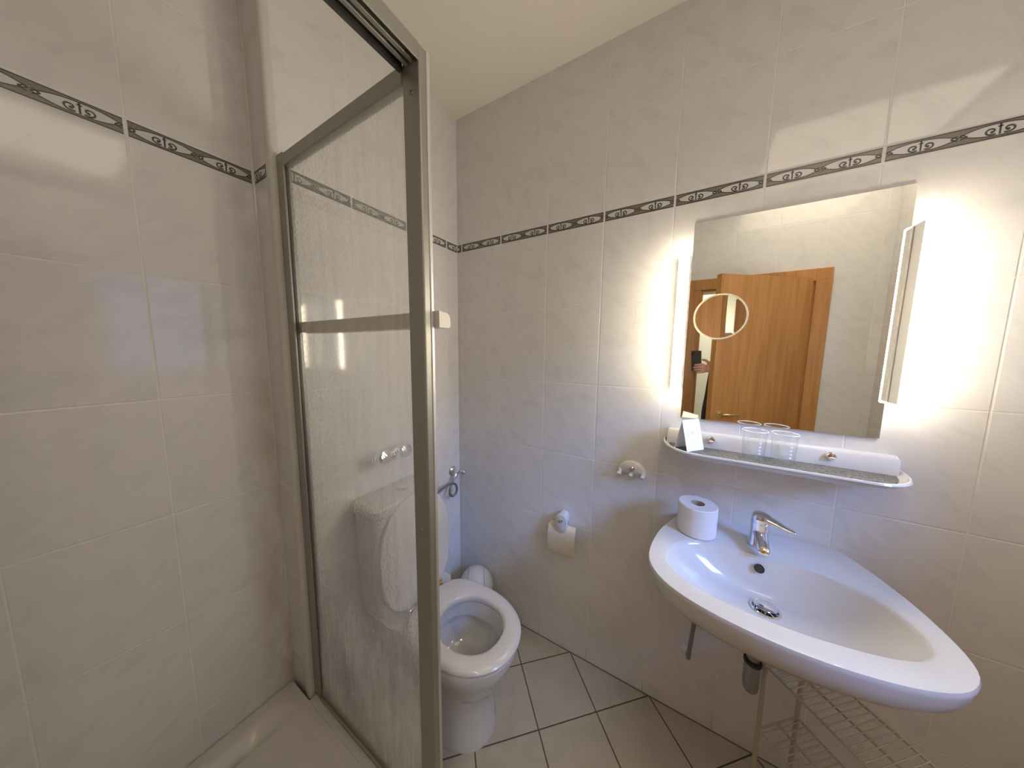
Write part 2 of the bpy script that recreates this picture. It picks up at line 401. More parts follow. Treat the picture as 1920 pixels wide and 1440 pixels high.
# window
w = bpy.data.objects.new('window_1', None); COL.objects.link(w); w['kind'] = 'structure'; w.location = (WX0, YF, WZ0)
fr = MB()
for a, b, c, d in ((WX0, WX0+0.05, WZ0, WZ1), (WX1-0.05, WX1, WZ0, WZ1), (WX0, WX1, WZ0, WZ0+0.05), (WX0, WX1, WZ1-0.05, WZ1)):
    fr.box(a, b, YF-0.075, YF-0.02, c, d)
obj('window_frame', fr, M['white_plastic'], w)
obj('window_pane', MB().box(WX0+0.05, WX1-0.05, YF-0.05, YF-0.046, WZ0+0.05, WZ1-0.05), M['winglass'], w)
# white plastic profile on the outer corner of the shower niche
tp = []
for k in range(9):
    a = pi/2*k/8
    tp.append((-0.822-0.0125*math.sin(a), 0.008-0.0125*math.cos(a)))
tp = [(-0.809, -0.0045)] + tp + [(-0.8345, 0.020), (-0.829, 0.020), (-0.829, 0.001), (-0.809, 0.001)]
struct('trim_5', MB().loft([[(x, y, 0.19) for x, y in tp], [(x, y, ZC) for x, y in tp]]), M['corner_plastic'])

# ------------------------------------------------------------------ decorative border tiles
ZB0, ZB1 = 1.9955, 2.033
def border(name, P, tiles):
    """tiles: (start of full tile, visible from, visible to) along s; P(s, t, d) -> point"""
    mb = MB(); H = ZB1-ZB0; c0 = H/2
    smin = min(t[1] for t in tiles)-0.003; smax = max(t[2] for t in tiles)+0.003
    mb.prism([(smin, -0.0025), (smax, -0.0025), (smax, H+0.0025), (smin, H+0.0025)], P, 0.0, 0.0004, 3)
    def flat(poly, d, mi, a, b):
        poly = [(min(max(s, a), b), t) for s, t in poly]
        if max(p[0] for p in poly)-min(p[0] for p in poly) < 1e-6: return
        mb.add([P(s, t, d) for s, t in poly], [tuple(range(len(poly)))], mi)
    def ribbon(pts, wd, a, b, d=0.0010):
        n = len(pts)
        for i in range(n-1):
            (s0, t0), (s1, t1) = pts[i], pts[i+1]
            L = math.hypot(s1-s0, t1-t0) or 1e-9
            nx, nt = -(t1-t0)/L*wd/2, (s1-s0)/L*wd/2
            flat([(s0+nx, t0+nt), (s0-nx, t0-nt), (s1-nx, t1-nt), (s1+nx, t1+nt)], d, 2, a, b)
    for s0, a, b in tiles:
        mb.prism([(a, 0), (b, 0), (b, H), (a, H)], P, 0.0003, 0.0006, 0)
        ribbon([(s0, 0.0013), (s0+0.25, 0.0013)], 0.0026, a, b)
        ribbon([(s0, H-0.0013), (s0+0.25, H-0.0013)], 0.0026, a, b)
        for c in (s0+0.064, s0+0.186):
            N = 18; top = []; bot = []
            for k in range(N+1):
                q = -1+2*k/N; e = (1-abs(q)**2.4)
                top.append((c+q*0.060, c0+0.0132*e-0.0015*q)); bot.append((c+q*0.060, c0-0.0130*e-0.0015*q))
            for k in range(N):
                flat([bot[k], bot[k+1], top[k+1], top[k]], 0.0008, 1, a, b)
            ribbon(top, 0.0022, a, b); ribbon(bot, 0.0022, a, b)
            ribbon([(c, c0+0.013), (c, c0-0.011)], 0.0034, a, b)
            ribbon([(c-0.004, c0+0.007), (c+0.004, c0+0.007)], 0.0025, a, b)
            for sg in (-1, 1):
                sp = []
                for k in range(30):
                    th = k/29*2*pi*1.05; rr = 0.0094*(1-0.72*k/29)
                    ang = -0.9-th
                    sp.append((c+sg*(-(-0.0125)+0.0-0.0)*1.0+sg*(-rr*math.cos(ang)*1.15), c0-0.0012+rr*math.sin(ang)*0.95))
                ribbon(sp, 0.0036, a, b)
                ex, ey = sp[-1]
                flat([(ex+0.0032*math.cos(i*pi/4), ey+0.0032*math.sin(i*pi/4)) for i in range(8)], 0.0011, 2, a, b)
                hk = [(c+sg*(0.0585-0.0085*math.sin(pi*k/10)), c0-0.0065+0.011*k/10) for k in range(11)]
                ribbon(hk, 0.0024, a, b)
                ex, ey = hk[5]
                flat([(ex+0.0025*math.cos(i*pi/4), ey+0.0025*math.sin(i*pi/4)) for i in range(8)], 0.0011, 2, a, b)
    return struct(name, mb, [M['bd_base'], M['bd_light'], M['bd_dark'], M['bd_gap']])
G = 0.0035
tr = [(-0.2175, 0.003, 0.0325-G)] + [(0.0325+0.25*i, 0.0325+0.25*i+G, min(0.2825+0.25*i-G, 2.14)) for i in range(9)]
border('trim_1', lambda s, t, d: (-d, -s, ZB0+t), tr)
tb = [(-0.167, 0.003, 0.083-G)] + [(0.083+0.25*i, 0.083+0.25*i+G, min(0.333+0.25*i-G, 0.806)) for i in range(3)]
border('trim_2', lambda s, t, d: (-s, -d, ZB0+t), tb)
border('trim_3', lambda s, t, d: (-0.83-d, s, ZB0+t), [(0.021, 0.022, 0.115)])
tn = [(0.834+0.25*i, 0.834+0.25*i+G, min(1.084+0.25*i-G, 1.59)) for i in range(4) if 0.834+0.25*i < 1.58]
border('trim_4', lambda s, t, d: (-s, 0.12-d, ZB0+t), tn)

# ------------------------------------------------------------------ door with frame
dr = bpy.data.objects.new('door_1', None); COL.objects.link(dr); dr['kind'] = 'structure'; dr.location = (XL, DY0, 0)
f = MB()
cw = 0.075
f.box(XL, XL+0.014, DY0-0.006, DY0+cw, 0, DZ-0.006).box(XL, XL+0.014, DY1-cw, DY1+0.006, 0, DZ-0.006).box(XL, XL+0.014, DY1-cw, DY0+cw, DZ-0.006, DZ+cw)
f.box(XL-0.13, XL-0.0005, DY0-0.022, DY0-0.0005, 0, DZ-0.022).box(XL-0.13, XL-0.0005, DY1+0.0005, DY1+0.022, 0, DZ-0.022).box(XL-0.13, XL-0.0005, DY1+0.0005, DY0-0.0005, DZ-0.022, DZ-0.0005)
obj('door_frame', f, M['wood'], dr, bevel=0.003)
HG = Vector((XL+0.02, -1.80, 0)); FE = Vector((-1.13, -1.257, 0))
ld = (FE-HG); LW = ld.length; ld.normalize(); ln = Vector((-ld.y, ld.x, 0))      # ln points to the doorway side
if ln.dot(Vector((-1.6, -1.3, 0))-HG) < 0: ln = -ln
leaf = MB().obox(HG+ld*LW/2+ln*0.02+Vector((0, 0, 0.9975)), ld*LW/2, ln*0.02, Vector((0, 0, 0.9875)))
lf = obj('door_leaf', leaf, M['wood'], dr, bevel=0.002)
for sg, nm in ((-1, 'door_handle'), (1, 'door_handle')):
    h = MB(); base = FE - ld*0.065 + ln*(0.02+sg*0.02) + Vector((0, 0, 1.06)); nn = ln*sg
    h.lathe([(0.025, 0.0), (0.025, 0.006), (0.012, 0.009)], base, nn, 20)
    h.tube([base+nn*0.004, base+nn*0.03, base+nn*0.045-ld*0.012, base+nn*0.048-ld*0.05, base+nn*0.046-ld*0.115], [0.009, 0.009, 0.009, 0.0085, 0.0075], 12)
    obj(nm, h, M['brass'], lf)

# ------------------------------------------------------------------ shower tray
def rrect(x0, x1, y0, y1, r, z, n=8):
    out = []
    for cx, cy, a0 in ((x1-r, y1-r, 0), (x0+r, y1-r, pi/2), (x0+r, y0+r, pi), (x1-r, y0+r, 3*pi/2)):
        for k in range(n+1):
            a = a0+pi/2*k/n; out.append(Vector((cx+r*math.cos(a), cy+r*math.sin(a), z)))
    return out
ty = thing('shower_tray', 'white acrylic shower tray with rounded basin in the tiled niche', 'shower tray', (-1.2, -0.25, 0))
tx0, tx1, ty0, ty1 = XL+0.003, -0.790, -0.635, -0.003
mb = MB()
# rim region continues into the niche: two footprints joined
mb.loft([rrect(tx0, -0.790, -0.635, -0.006, 0.012, 0.0), rrect(tx0, -0.790, -0.635, -0.006, 0.012, 0.19), rrect(tx0+0.006, -0.796, -0.629, -0.012, 0.012, 0.1985)], True, True)
obj('apron', mb, M['acrylic'], ty)
mb = MB()
yb = 0.117
rings = [rrect(tx0, -0.838, -0.630, yb, 0.010, 0.150), rrect(tx0, -0.838, -0.630, yb, 0.010, 0.1965), rrect(tx0+0.004, -0.841, -0.626, yb-0.003, 0.012, 0.200)]
for k in range(13):
    q = k/12; ins = 0.030+0.125*q; zz_ = 0.2-0.105*(0.5-0.5*math.cos(pi*min(1, q*1.02)))
    rings.append(rrect(tx0+ins, -0.838-ins, -0.600+ins*0.6, yb-ins, 0.06+0.06*min(1, q*2), zz_, 12))
rings[:3] = [rrect(tx0, -0.838, -0.630, yb, 0.010, 0.150, 12), rrect(tx0, -0.838, -0.630, yb, 0.010, 0.1965, 12), rrect(tx0+0.004, -0.841, -0.626, yb-0.003, 0.012, 0.200, 12)]
mb.loft(rings, True, True)
obj('basin', mb, M['acrylic'], ty)

# ------------------------------------------------------------------ shower screen (side panel, corner post, header)
PX = -0.806                                    # glass plane
ss_ = thing('shower_screen', 'aluminium framed shower screen of streaky wet glass with corner post and header', 'shower screen', (PX, -0.3, 0.2))
obj('wall_profile', MB().box(PX-0.011, PX+0.013, -0.044, -0.0045, 0.2005, 2.052), M['alu'], ss_, bevel=0.0025)
obj('edge_seal', MB().box(PX-0.0042, PX+0.004, -0.0462, -0.044, 0.2325, 2.012), M['seal'], ss_)
obj('top_rail', MB().box(PX-0.010, PX+0.012, -0.577, -0.044, 2.012, 2.048), M['alu'], ss_, bevel=0.003)
obj('bottom_rail', MB().box(PX-0.013, PX+0.013, -0.577, -0.044, 0.2005, 0.213).box(PX-0.006, PX+0.013, -0.577, -0.044, 0.213, 0.232), M['alu'], ss_, bevel=0.003)
obj('glass_pane', MB().box(PX-0.003, PX+0.003, -0.579, -0.046, 0.228, 2.016), M['panel'], ss_)
po = obj('corner_post', MB().box(PX-0.009, PX+0.017, -0.6265, -0.577, 0.2005, 2.066), M['alu'], ss_, bevel=0.004)
obj('front_strip', MB().box(PX+0.009, PX+0.0185, -0.6285, -0.600, 0.2005, 2.064), M['alulight'], ss_, bevel=0.002)  # lit front face of the post, its brightness put into the colour
def screw(c, ax, r=0.0045, nm='screw'):
    s_ = MB().lathe([(r, 0.0), (r*0.9, 0.0018), (r*0.45, 0.0024), (r*0.4, 0.0012)], c, ax, 14)
    return obj(nm, s_, M['steel'], ss_)
screw((PX-0.009, -0.603, 1.985), (-1, 0, 0)); screw((PX-0.009, -0.600, 1.05), (-1, 0, 0)); screw((PX-0.011, -0.022, 2.028), (-1, 0, 0)); screw((PX-0.011, -0.022, 1.02), (-1, 0, 0)); screw((PX-0.011, -0.022, 0.225), (-1, 0, 0))
hd = MB()
hd.box(XL+0.003, PX-0.009, -0.6265, -0.570, 2.058, 2.066)
hd.box(XL+0.003, PX-0.009, -0.6265, -0.6235, 2.034, 2.06)
for yy, w2 in ((-0.6075, 0.0045), (-0.5925, 0.0045)):
    hd.box(XL+0.003, PX-0.009, yy-w2, yy+w2, 2.038, 2.06)
obj('header_rail', hd, M['alu'], ss_, bevel=0.001)
obj('header_guide', MB().box(XL+0.003, PX-0.009, -0.578, -0.570, 2.034, 2.06).box(XL+0.003, PX-0.009, -0.6235, -0.578, 2.054, 2.058), M['aludark'], ss_)
obj('threshold_rail', MB().box(XL+0.003, PX-0.009, -0.6265, -0.575, 0.2005, 0.214).box(XL+0.003, PX-0.009, -0.603, -0.599, 0.214, 0.224), M['alu'], ss_, bevel=0.002)
# towel bar on the outer side of the panel
prof = [(0.0, 0.0), (0.030, 0.0), (0.036, 0.004), (0.037, 0.012), (0.035, 0.026), (0.026, 0.033), (0.0, 0.036)]
rb = MB()
bx0 = PX+0.019
def ring(y, s=1.0, dz=0): return [Vector((bx0+a*s, y, 1.522+b+dz)) for a, b in prof]
rb.loft([ring(-0.642, 0.96), ring(-0.638), ring(-0.10), ring(-0.08, 0.9), ring(-0.055, 0.55)])
rb.box(PX+0.004, bx0+0.004, -0.09, -0.055, 1.524, 1.556)
obj('towel_rail', rb, M['railpaint'], ss_, bevel=0.0)

# ------------------------------------------------------------------ toilet
TX = -0.465
def egg(hw, yf, yb, ym, z, n=48, pb=2.6, xo=TX):
    out = []
    for k in range(n):
        a = 2*pi*k/n; c, s = math.cos(a), math.sin(a)
        if s <= 0:
            x = hw*math.copysign(abs(c)**(2/2.15), c); y = ym-(ym-yf)*abs(s)**(2/2.15)
        else:
            x = hw*math.copysign(abs(c)**(2/pb), c); y = ym+(yb-ym)*abs(s)**(2/pb)
        out.append(Vector((xo+x, y, z)))
    return out
tl = thing('toilet', 'white floor standing toilet with raised lid between shower screen and tiled wall', 'toilet', (TX, -0.35, 0))
mb = MB()
outer = [egg(0.120, -0.558, -0.16, -0.40, 0.0), egg(0.120, -0.558, -0.16, -0.40, 0.012), egg(0.114, -0.551, -0.16, -0.40, 0.03), egg(0.116, -0.550, -0.16, -0.40, 0.14),
         egg(0.126, -0.568, -0.15, -0.40, 0.21), egg(0.145, -0.605, -0.15, -0.41, 0.29), egg(0.165, -0.635, -0.16, -0.42, 0.34), egg(0.172, -0.648, -0.17, -0.425, 0.375), egg(0.172, -0.650, -0.17, -0.43, 0.398), egg(0.167, -0.645, -0.175, -0.43, 0.405)]
inner = [egg(0.128, -0.595, -0.29, -0.44, 0.405, pb=2.2), egg(0.118, -0.586, -0.300, -0.44, 0.398, pb=2.2), egg(0.113, -0.580, -0.305, -0.44, 0.345, pb=2.2), egg(0.113, -0.580, -0.305, -0.44, 0.332, pb=2.2), egg(0.118, -0.585, -0.30, -0.44, 0.328, pb=2.2), egg(0.138, -0.603, -0.280, -0.44, 0.334, pb=2.2),
         egg(0.140, -0.605, -0.278, -0.44, 0.31, pb=2.2), egg(0.122, -0.585, -0.29, -0.44, 0.235, pb=2.2), egg(0.085, -0.56, -0.33, -0.45, 0.200, pb=2.2), egg(0.055, -0.545, -0.40, -0.475, 0.190, pb=2), egg(0.045, -0.54, -0.43, -0.485, 0.14, pb=2), egg(0.03, -0.53, -0.45, -0.49, 0.11, pb=2)]
mb.loft(outer+inner, True, True)
obj('bowl', mb, M['ceramic'], tl)
obj('water', MB().lathe([(0.048, 0.0), (0.001, 0.0005)], (TX, -0.487, 0.165), n=24), M['water'], tl)
# neck carrying the cistern
nk = MB().loft([rrect(TX-0.085, TX+0.085, -0.26, -0.01, 0.03, 0.0), rrect(TX-0.08, TX+0.08, -0.26, -0.01, 0.03, 0.30), rrect(TX-0.15, TX+0.15, -0.24, -0.01, 0.03, 0.385), rrect(TX-0.165, TX+0.165, -0.22, -0.01, 0.03, 0.404)])
obj('pedestal_neck', nk, M['ceramic'], tl)
tk = MB().loft([rrect(TX-0.165, TX+0.130, -0.150, -0.006, 0.035, 0.402), rrect(TX-0.175, TX+0.137, -0.158, -0.006, 0.035, 0.46), rrect(TX-0.181, TX+0.142, -0.160, -0.006, 0.03, 0.832)])
obj('cistern', tk, M['ceramic'], tl)
lidm = MB().loft([rrect(TX-0.184, TX+0.145, -0.164, -0.005, 0.03, 0.835), rrect(TX-0.188, TX+0.149, -0.168, -0.003, 0.03, 0.842), rrect(TX-0.188, TX+0.149, -0.168, -0.003, 0.03, 0.868), rrect(TX-0.180, TX+0.141, -0.160, -0.008, 0.03, 0.876)])
cl_ = obj('cistern_lid', lidm, M['ceramic'], tl)
obj('flush_button', MB().lathe([(0.026, 0), (0.026, 0.004), (0.022, 0.007), (0.001, 0.0075)], (TX, -0.085, 0.8755), n=28), M['chrome'], cl_)
# seat ring
so = lambda hw, yf, yb, z: egg(hw, yf, yb, -0.43, z, pb=3.0)
si = lambda hw, yf, yb, z: egg(hw, yf, yb, -0.455, z, pb=2.1)
seat = MB().loft([so(0.176, -0.651, -0.222, 0.4075), so(0.180, -0.657, -0.218, 0.414), so(0.180, -0.657, -0.218, 0.422), so(0.172, -0.648, -0.226, 0.432), so(0.160, -0.636, -0.238, 0.4355),
                  si(0.128, -0.602, -0.316, 0.4355), si(0.119, -0.592, -0.326, 0.4315), si(0.114, -0.587, -0.331, 0.422), si(0.116, -0.589, -0.329, 0.4075), so(0.176, -0.651, -0.222, 0.4075)], False, False)
obj('seat', seat, M['seat'], tl)
# lid raised against the cistern
def lidring(s, d):
    out = []
    for p in egg(0.178*s, -0.445*s-0.0, 0.012, -0.215, 0, pb=3.0, xo=0):
        t_ = -p.y                                # height along the lid
        out.append(Vector((TX-0.008+p.x, -0.196+0.052*(-t_/0.45)*-1*0.55 + d, 0.435+t_)))
    return out
ld_ = MB().loft([lidring(0.97, -0.010), lidring(1.0, -0.006), lidring(1.0, 0.004), lidring(0.985, 0.009)])
obj('lid', ld_, M['seat'], tl)
for sx in (-0.075, 0.075):
    hb = MB().box(TX+sx-0.016, TX+sx+0.016, -0.222, -0.19, 0.404, 0.428).tube([(TX+sx-0.022, -0.205, 0.432), (TX+sx+0.022, -0.205, 0.432)], 0.009, 12)
    obj('hinge', hb, M['brass'] if sx > 0 else M['chrome'], tl, bevel=0.002)
for sx in (-1, 1):
    obj('bolt_cap', MB().lathe([(0.012, 0), (0.012, 0.006), (0.008, 0.012), (0.001, 0.0135)], (TX+sx*0.113, -0.40, 0.07), (sx, 0, 0.1), 16), M['white_plastic'], tl)

# ------------------------------------------------------------------ angle valve and hose behind the toilet
av = thing('angle_valve', 'chrome angle valve with looped braided hose high on the back wall', 'valve', (-0.062, 0, 0.794))
obj('rosette', MB().lathe([(0.027, 0), (0.026, 0.004), (0.016, 0.012), (0.010, 0.014), (0.010, 0.03)], (-0.062, 0, 0.794), (0, -1, 0), 24), M['chrome'], av)
obj('valve_body', MB().lathe([(0.010, 0.02), (0.013, 0.024), (0.013, 0.048), (0.009, 0.052)], (-0.062, 0, 0.794), (0, -1, 0), 16).tube([(-0.062, -0.037, 0.794), (-0.078, -0.037, 0.778), (-0.088, -0.037, 0.766)], [0.008, 0.0085, 0.007], 12), M['chrome'], av)
obj('handwheel', MB().lathe([(0.006, 0.048), (0.006, 0.058), (0.012, 0.060), (0.013, 0.078), (0.010, 0.082), (0.001, 0.083)], (-0.062, 0, 0.794), (0.25, -1, 0), 12), M['chrome'], av)
hp = []
ctl = [(-0.088, -0.037, 0.766), (-0.106, -0.038, 0.745), (-0.124, -0.040, 0.715), (-0.126, -0.042, 0.690), (-0.108, -0.046, 0.674), (-0.088, -0.050, 0.684), (-0.082, -0.052, 0.708), (-0.092, -0.052, 0.735), (-0.118, -0.052, 0.752), (-0.150, -0.054, 0.758), (-0.20, -0.058, 0.756), (-0.262, -0.066, 0.75), (-0.292, -0.07, 0.75)]
def spline(c, n=6):
    c = [Vector(p) for p in c]; out = []
    for i in range(len(c)-1):
        p0, p1, p2, p3 = c[max(i-1, 0)], c[i], c[i+1], c[min(i+2, len(c)-1)]
        for k in range(n):
            t = k/n
            out.append(0.5*((2*p1)+(p2-p0)*t+(2*p0-5*p1+4*p2-p3)*t*t+(3*p1-p0-3*p2+p3)*t**3))
    return out+[c[-1]]
obj('hose', MB().tube(spline(ctl), 0.0065, 10), M['hose'], av)

# chrome double fitting above the cistern
dh = thing('chrome_wall_fitting', 'chrome double knob wall fitting above the toilet cistern, seen through wet glass', 'hook', (-0.485, 0, 1.03))
obj('crossbar', MB().tube([(-0.545, -0.035, 1.022), (-0.43, -0.035, 1.022)], 0.011, 14).lathe([(0.024, 0), (0.022, 0.006), (0.012, 0.010), (0.012, 0.034)], (-0.487, 0, 1.022), (0, -1, 0), 20), M['chrome'], dh)
for x in (-0.537, -0.438):
    obj('knob', MB().lathe([(0.010, 0.0), (0.010, 0.02), (0.026, 0.024), (0.031, 0.034), (0.031, 0.050), (0.024, 0.062), (0.001, 0.065)], (x, -0.030, 1.024), (0, -0.95, 0.3), 20), M['chrome'], dh)

# ------------------------------------------------------------------ waste bin
BX, BY = -0.097, -0.197
bn = thing('waste_bin', 'small white round waste bin with domed swing lid in the corner behind toilet', 'bin', (BX, BY, 0))
obj('bucket', MB().lathe([(0.070, 0.0), (0.074, 0.004), (0.088, 0.19), (0.092, 0.195), (0.092, 0.203), (0.088, 0.205)], (BX, BY, 0), n=40), M['white_plastic'], bn)
dm = [(0.090, 0.203)] + [(0.089*math.cos(a), 0.206+0.089*math.sin(a)) for a in [pi/2*k/12 for k in range(13)]]
lidb = obj('dome_lid', MB().lathe(dm, (BX, BY, 0), n=40), M['white_plastic'], bn)
fl = MB()
fa = math.radians(38-90)
for off in (-0.042, 0.042):
    pts = []
    for k in range(25):
        t_ = pi*k/24; rr = math.sqrt(max(0.0902**2-off**2, 0))
        a_, b_ = off, rr*math.cos(t_)
        pts.append((BX+a_*math.cos(fa)-b_*math.sin(fa), BY+a_*math.sin(fa)+b_*math.cos(fa), 0.206+rr*math.sin(t_)))
    fl.tube(pts, 0.0013, 6)
obj('flap_joint', fl, M['binline'], lidb)

# ------------------------------------------------------------------ toilet paper holder on the wall
ph = thing('paper_holder', 'white wall mounted toilet paper holder with cream cover flap', 'paper holder', (0, -0.655, 0.62))
mt = MB()
def PW(a, b, h): return (-h, -0.655-a, 0.68+b)
oval = []
for k in range(32):
    a_ = 2*pi*k/32; c_, s_q = math.cos(a_), math.sin(a_)
    oval.append((0.030*math.copysign(abs(c_)**0.75, c_), 0.002+0.044*math.copysign(abs(s_q)**0.8, s_q)))
mt.loft([[PW(a*0.8, b*0.75+0.010, 0) for a, b in oval], [PW(a*0.85, b*0.82+0.007, 0.03) for a, b in oval], [PW(a*0.97, b*0.97, 0.040) for a, b in oval], [PW(a, b, 0.046) for a, b in oval], [PW(a*0.95, b*0.96, 0.050) for a, b in oval], [PW(a*0.8, b*0.85, 0.052) for a, b in oval]])
obj('mount', mt, M['ceramic'], ph)
obj('screw_cover', MB().lathe([(0.011, 0.0), (0.011, 0.004), (0.008, 0.007), (0.001, 0.008)], (-0.051, -0.653, 0.698), (-1, 0, 0), 18), M['chrome'], ph)
cp = []
cvp = [(0.010, 0.661), (0.024, 0.6615), (0.036, 0.655), (0.044, 0.640), (0.047, 0.605), (0.045, 0.568), (0.040, 0.530)]
W0 = 0.066
cm = MB(); rings = []
for d_, z_ in cvp:
    wd = W0-0.004*(1 if z_ > 0.655 else 0)
    rings.append([Vector((-d_, -0.655+wd*q, z_)) for q in (-1, -0.6, -0.2, 0.2, 0.6, 1)])
inn = [[p+Vector((0.003, 0, -0.002)) for p in r] for r in rings]
ring_loop = [r+list(reversed(i)) for r, i in zip(rings, inn)]
cm.loft(ring_loop)
obj('cover_flap', cm, M['ivory'], ph, bevel=0.001)
obj('wire_arm', MB().tube(spline([(-0.045, -0.592, 0.648), (-0.03, -0.588, 0.62), (-0.026, -0.592, 0.585), (-0.026, -0.62, 0.578), (-0.026, -0.715, 0.578)]), 0.003, 8), M['chrome'], ph)

# ------------------------------------------------------------------ hook plate
hk = thing('towel_hook', 'small white fan shaped triple towel hook on the tiled wall', 'hook', (0, -0.94, 0.99))
fan = []
for k in range(17):
    a = pi*(0.06+0.88*k/16); fan.append((0.055*math.cos(a), -0.016+0.046*math.sin(a)))
fan += [(-0.058, -0.024), (-0.040, -0.022), (-0.022, -0.030), (0.0, -0.026), (0.022, -0.030), (0.040, -0.022), (0.058, -0.024)]
def PH(a, b, h): return (-h, -0.941-a, 0.997+b)
obj('plate', MB().loft([[PH(a, b, 0) for a, b in fan], [PH(a, b, 0.009) for a, b in fan], [PH(a*0.94, b*0.94, 0.013) for a, b in fan], [PH(a*0.62, b*0.62-0.002, 0.019) for a, b in fan], [PH(a*0.3, b*0.3-0.003, 0.021) for a, b in fan]]), M['ceramic'], hk)
for a in (-0.045, 0.0, 0.045):
    obj('prong', MB().tube(spline([PH(a, -0.008, 0.008), PH(a, -0.020, 0.020), PH(a, -0.026, 0.028), PH(a, -0.018, 0.034)]), [0.008]*6+[0.0075]*6+[0.007]*7, 12), M['ceramic'], hk)
obj('screw_cover', MB().lathe([(0.011, 0.0), (0.011, 0.008), (0.008, 0.012), (0.001, 0.013)], PH(0.003, 0.004, 0.019), (-1, 0, 0), 18), M['chrome'], hk)

# faint old adhesive marks
ar = MB(); random.seed(4)
def spot(y, z, w_, h_): ar.box(-0.0006, -0.0001, y-w_/2, y+w_/2, z-h_/2, z+h_/2)
y0_, y1_, z0_, z1_ = -0.920, -1.000, 1.595, 1.665
for k in range(7): spot(y0_+random.uniform(-.002, .002), z0_+(z1_-z0_)*k/6, 0.0016, random.uniform(.003, .007))
for k in range(8): spot(y0_+(y1_-y0_)*k/8, z0_-0.004+random.uniform(-.004, .004), random.uniform(.003, .008), 0.0016)
for k in range(6): spot(y0_+(y1_-y0_)*k/7, z1_+random.uniform(-.003, .003), random.uniform(.003, .008), 0.0015)
spot(-1.002, 1.567, 0.006, 0.008)
tag(obj('sticker_residue', ar, M['residue']), 'faint dotted rectangle of old sticker residue on tile beside the lamp', 'residue')['kind'] = 'stuff'

# ------------------------------------------------------------------ mirror, magnifier and lamps
MY0, MY1, MZ0, MZ1 = -1.100, -1.600, 1.232, 1.922
mr = thing('wall_mirror', 'rectangular frameless wall mirror above the washbasin shelf', 'mirror', (0, -1.35, 1.58))
obj('mirror_glass', MB().box(-0.006, -0.0005, MY1, MY0, MZ0, MZ1), M['mirror'], mr)
mc = Vector((-0.0065, -1.195, 1.597)); mrad = 0.078
mg = thing('magnifying_mirror', 'round white rimmed magnifying mirror stuck on the larger mirror', 'mirror', mc)
cv = MB(); Rm = 0.62; prof_ = []
for k in range(13):
    r = 0.0725*k/12; prof_.append((r, 0.0005+ (Rm-math.sqrt(Rm*Rm-r*r))))
cv.lathe(prof_, mc, (-1, 0, 0), 48, True, False)
obj('concave_glass', cv, M['mirror'], mg, smooth=60)
obj('rim', MB().lathe([(0.0725, 0.0), (0.078, 0.0), (0.0785, 0.004), (0.0765, 0.0075), (0.0725, 0.006), (0.0722, 0.0)], mc, (-1, 0, 0), 48, False, False), M['mirror_edge'], mg)

def lamp(yc, label):
    lp = thing('wall_lamp', label, 'lamp', (0, yc, 1.577), 'tube lamps beside the mirror')
    n = 20; r = 0.0165; xc = -0.052; z0, z1 = 1.331, 1.822
    obj('diffuser', MB().lathe([(r*0.86, z0), (r, z0+0.003), (r, z1-0.003), (r*0.86, z1)], (xc, yc, 0), n=n), M['lamp'], lp)
    obj('back_bracket', MB().box(-0.0500, -0.0003, yc-0.0158, yc+0.0158, z0+0.006, z1-0.006), M['white_plastic'], lp, bevel=0.002)
    return lp
L1 = lamp(-1.0775, 'lit vertical tube lamp at the mirror edge nearest the toilet')
L2 = dup(L1, (0, -0.545, 0), 'lit vertical tube lamp at the mirror edge farther from the toilet')

# ------------------------------------------------------------------ shelf below the mirror
SY0, SY1 = -1.048, -1.652
sh = thing('mirror_shelf', 'white ceramic shelf with raised lip under the wall mirror', 'shelf', (0, -1.35, 1.12))
def shelf_outline(ins, z, d=0.166):
    out = []; ya, yb_ = SY0-ins, SY1+ins; D = d-ins
    r1 = 0.11
    out.append(Vector((-0.0005, ya, z)))
    for k in range(13):
        a = pi/2*k/12
        out.append(Vector((-(D*(math.sin(a)**0.85)), ya-r1*(1-math.cos(a)), z)))
    for k in range(12, -1, -1):
        a = pi/2*k/12
        out.append(Vector((-(D*(math.sin(a)**0.85)), yb_+r1*(1-math.cos(a)), z)))
    out.append(Vector((-0.0005, yb_, z)))
    return out
sm = MB().loft([shelf_outline(0.075, 1.106), shelf_outline(0.045, 1.112), shelf_outline(0.010, 1.130), shelf_outline(0.0, 1.141), shelf_outline(0.002, 1.1455), shelf_outline(0.006, 1.1455), shelf_outline(0.009, 1.139), shelf_outline(0.018, 1.1335)])
obj('tray', sm, M['ceramic'], sh)
bp = MB().loft([rrect(-0.03, -0.0005, SY1+0.012, SY0-0.012, 0.006, 1.128, 4), rrect(-0.028, -0.0005, SY1+0.012, SY0-0.012, 0.006, 1.178, 4), rrect(-0.022, -0.0005, SY1+0.016, SY0-0.016, 0.006, 1.187, 4)])
obj('backplate', bp, M['ceramic'], sh)
for y in (-1.2, -1.5):
    obj('screw_cover', MB().lathe([(0.012, 0), (0.012, 0.007), (0.009, 0.011), (0.001, 0.012)], (-0.028, y, 1.167), (-1, 0, 0.1), 20), M['chrome'], sh)
ln_pts = [p for p in shelf_outline(0.020, 1.1338)]
ln_pts[0].x = ln_pts[-1].x = -0.032
for p in ln_pts: p.x = min(p.x, -0.032)
ln2 = [p+Vector((0, 0, 0.0014)) for p in ln_pts]
tag(obj('shelf_liner', MB().loft([ln_pts, ln2]), M['liner']), 'dark speckled liner lying in the white mirror shelf', 'shelf liner')

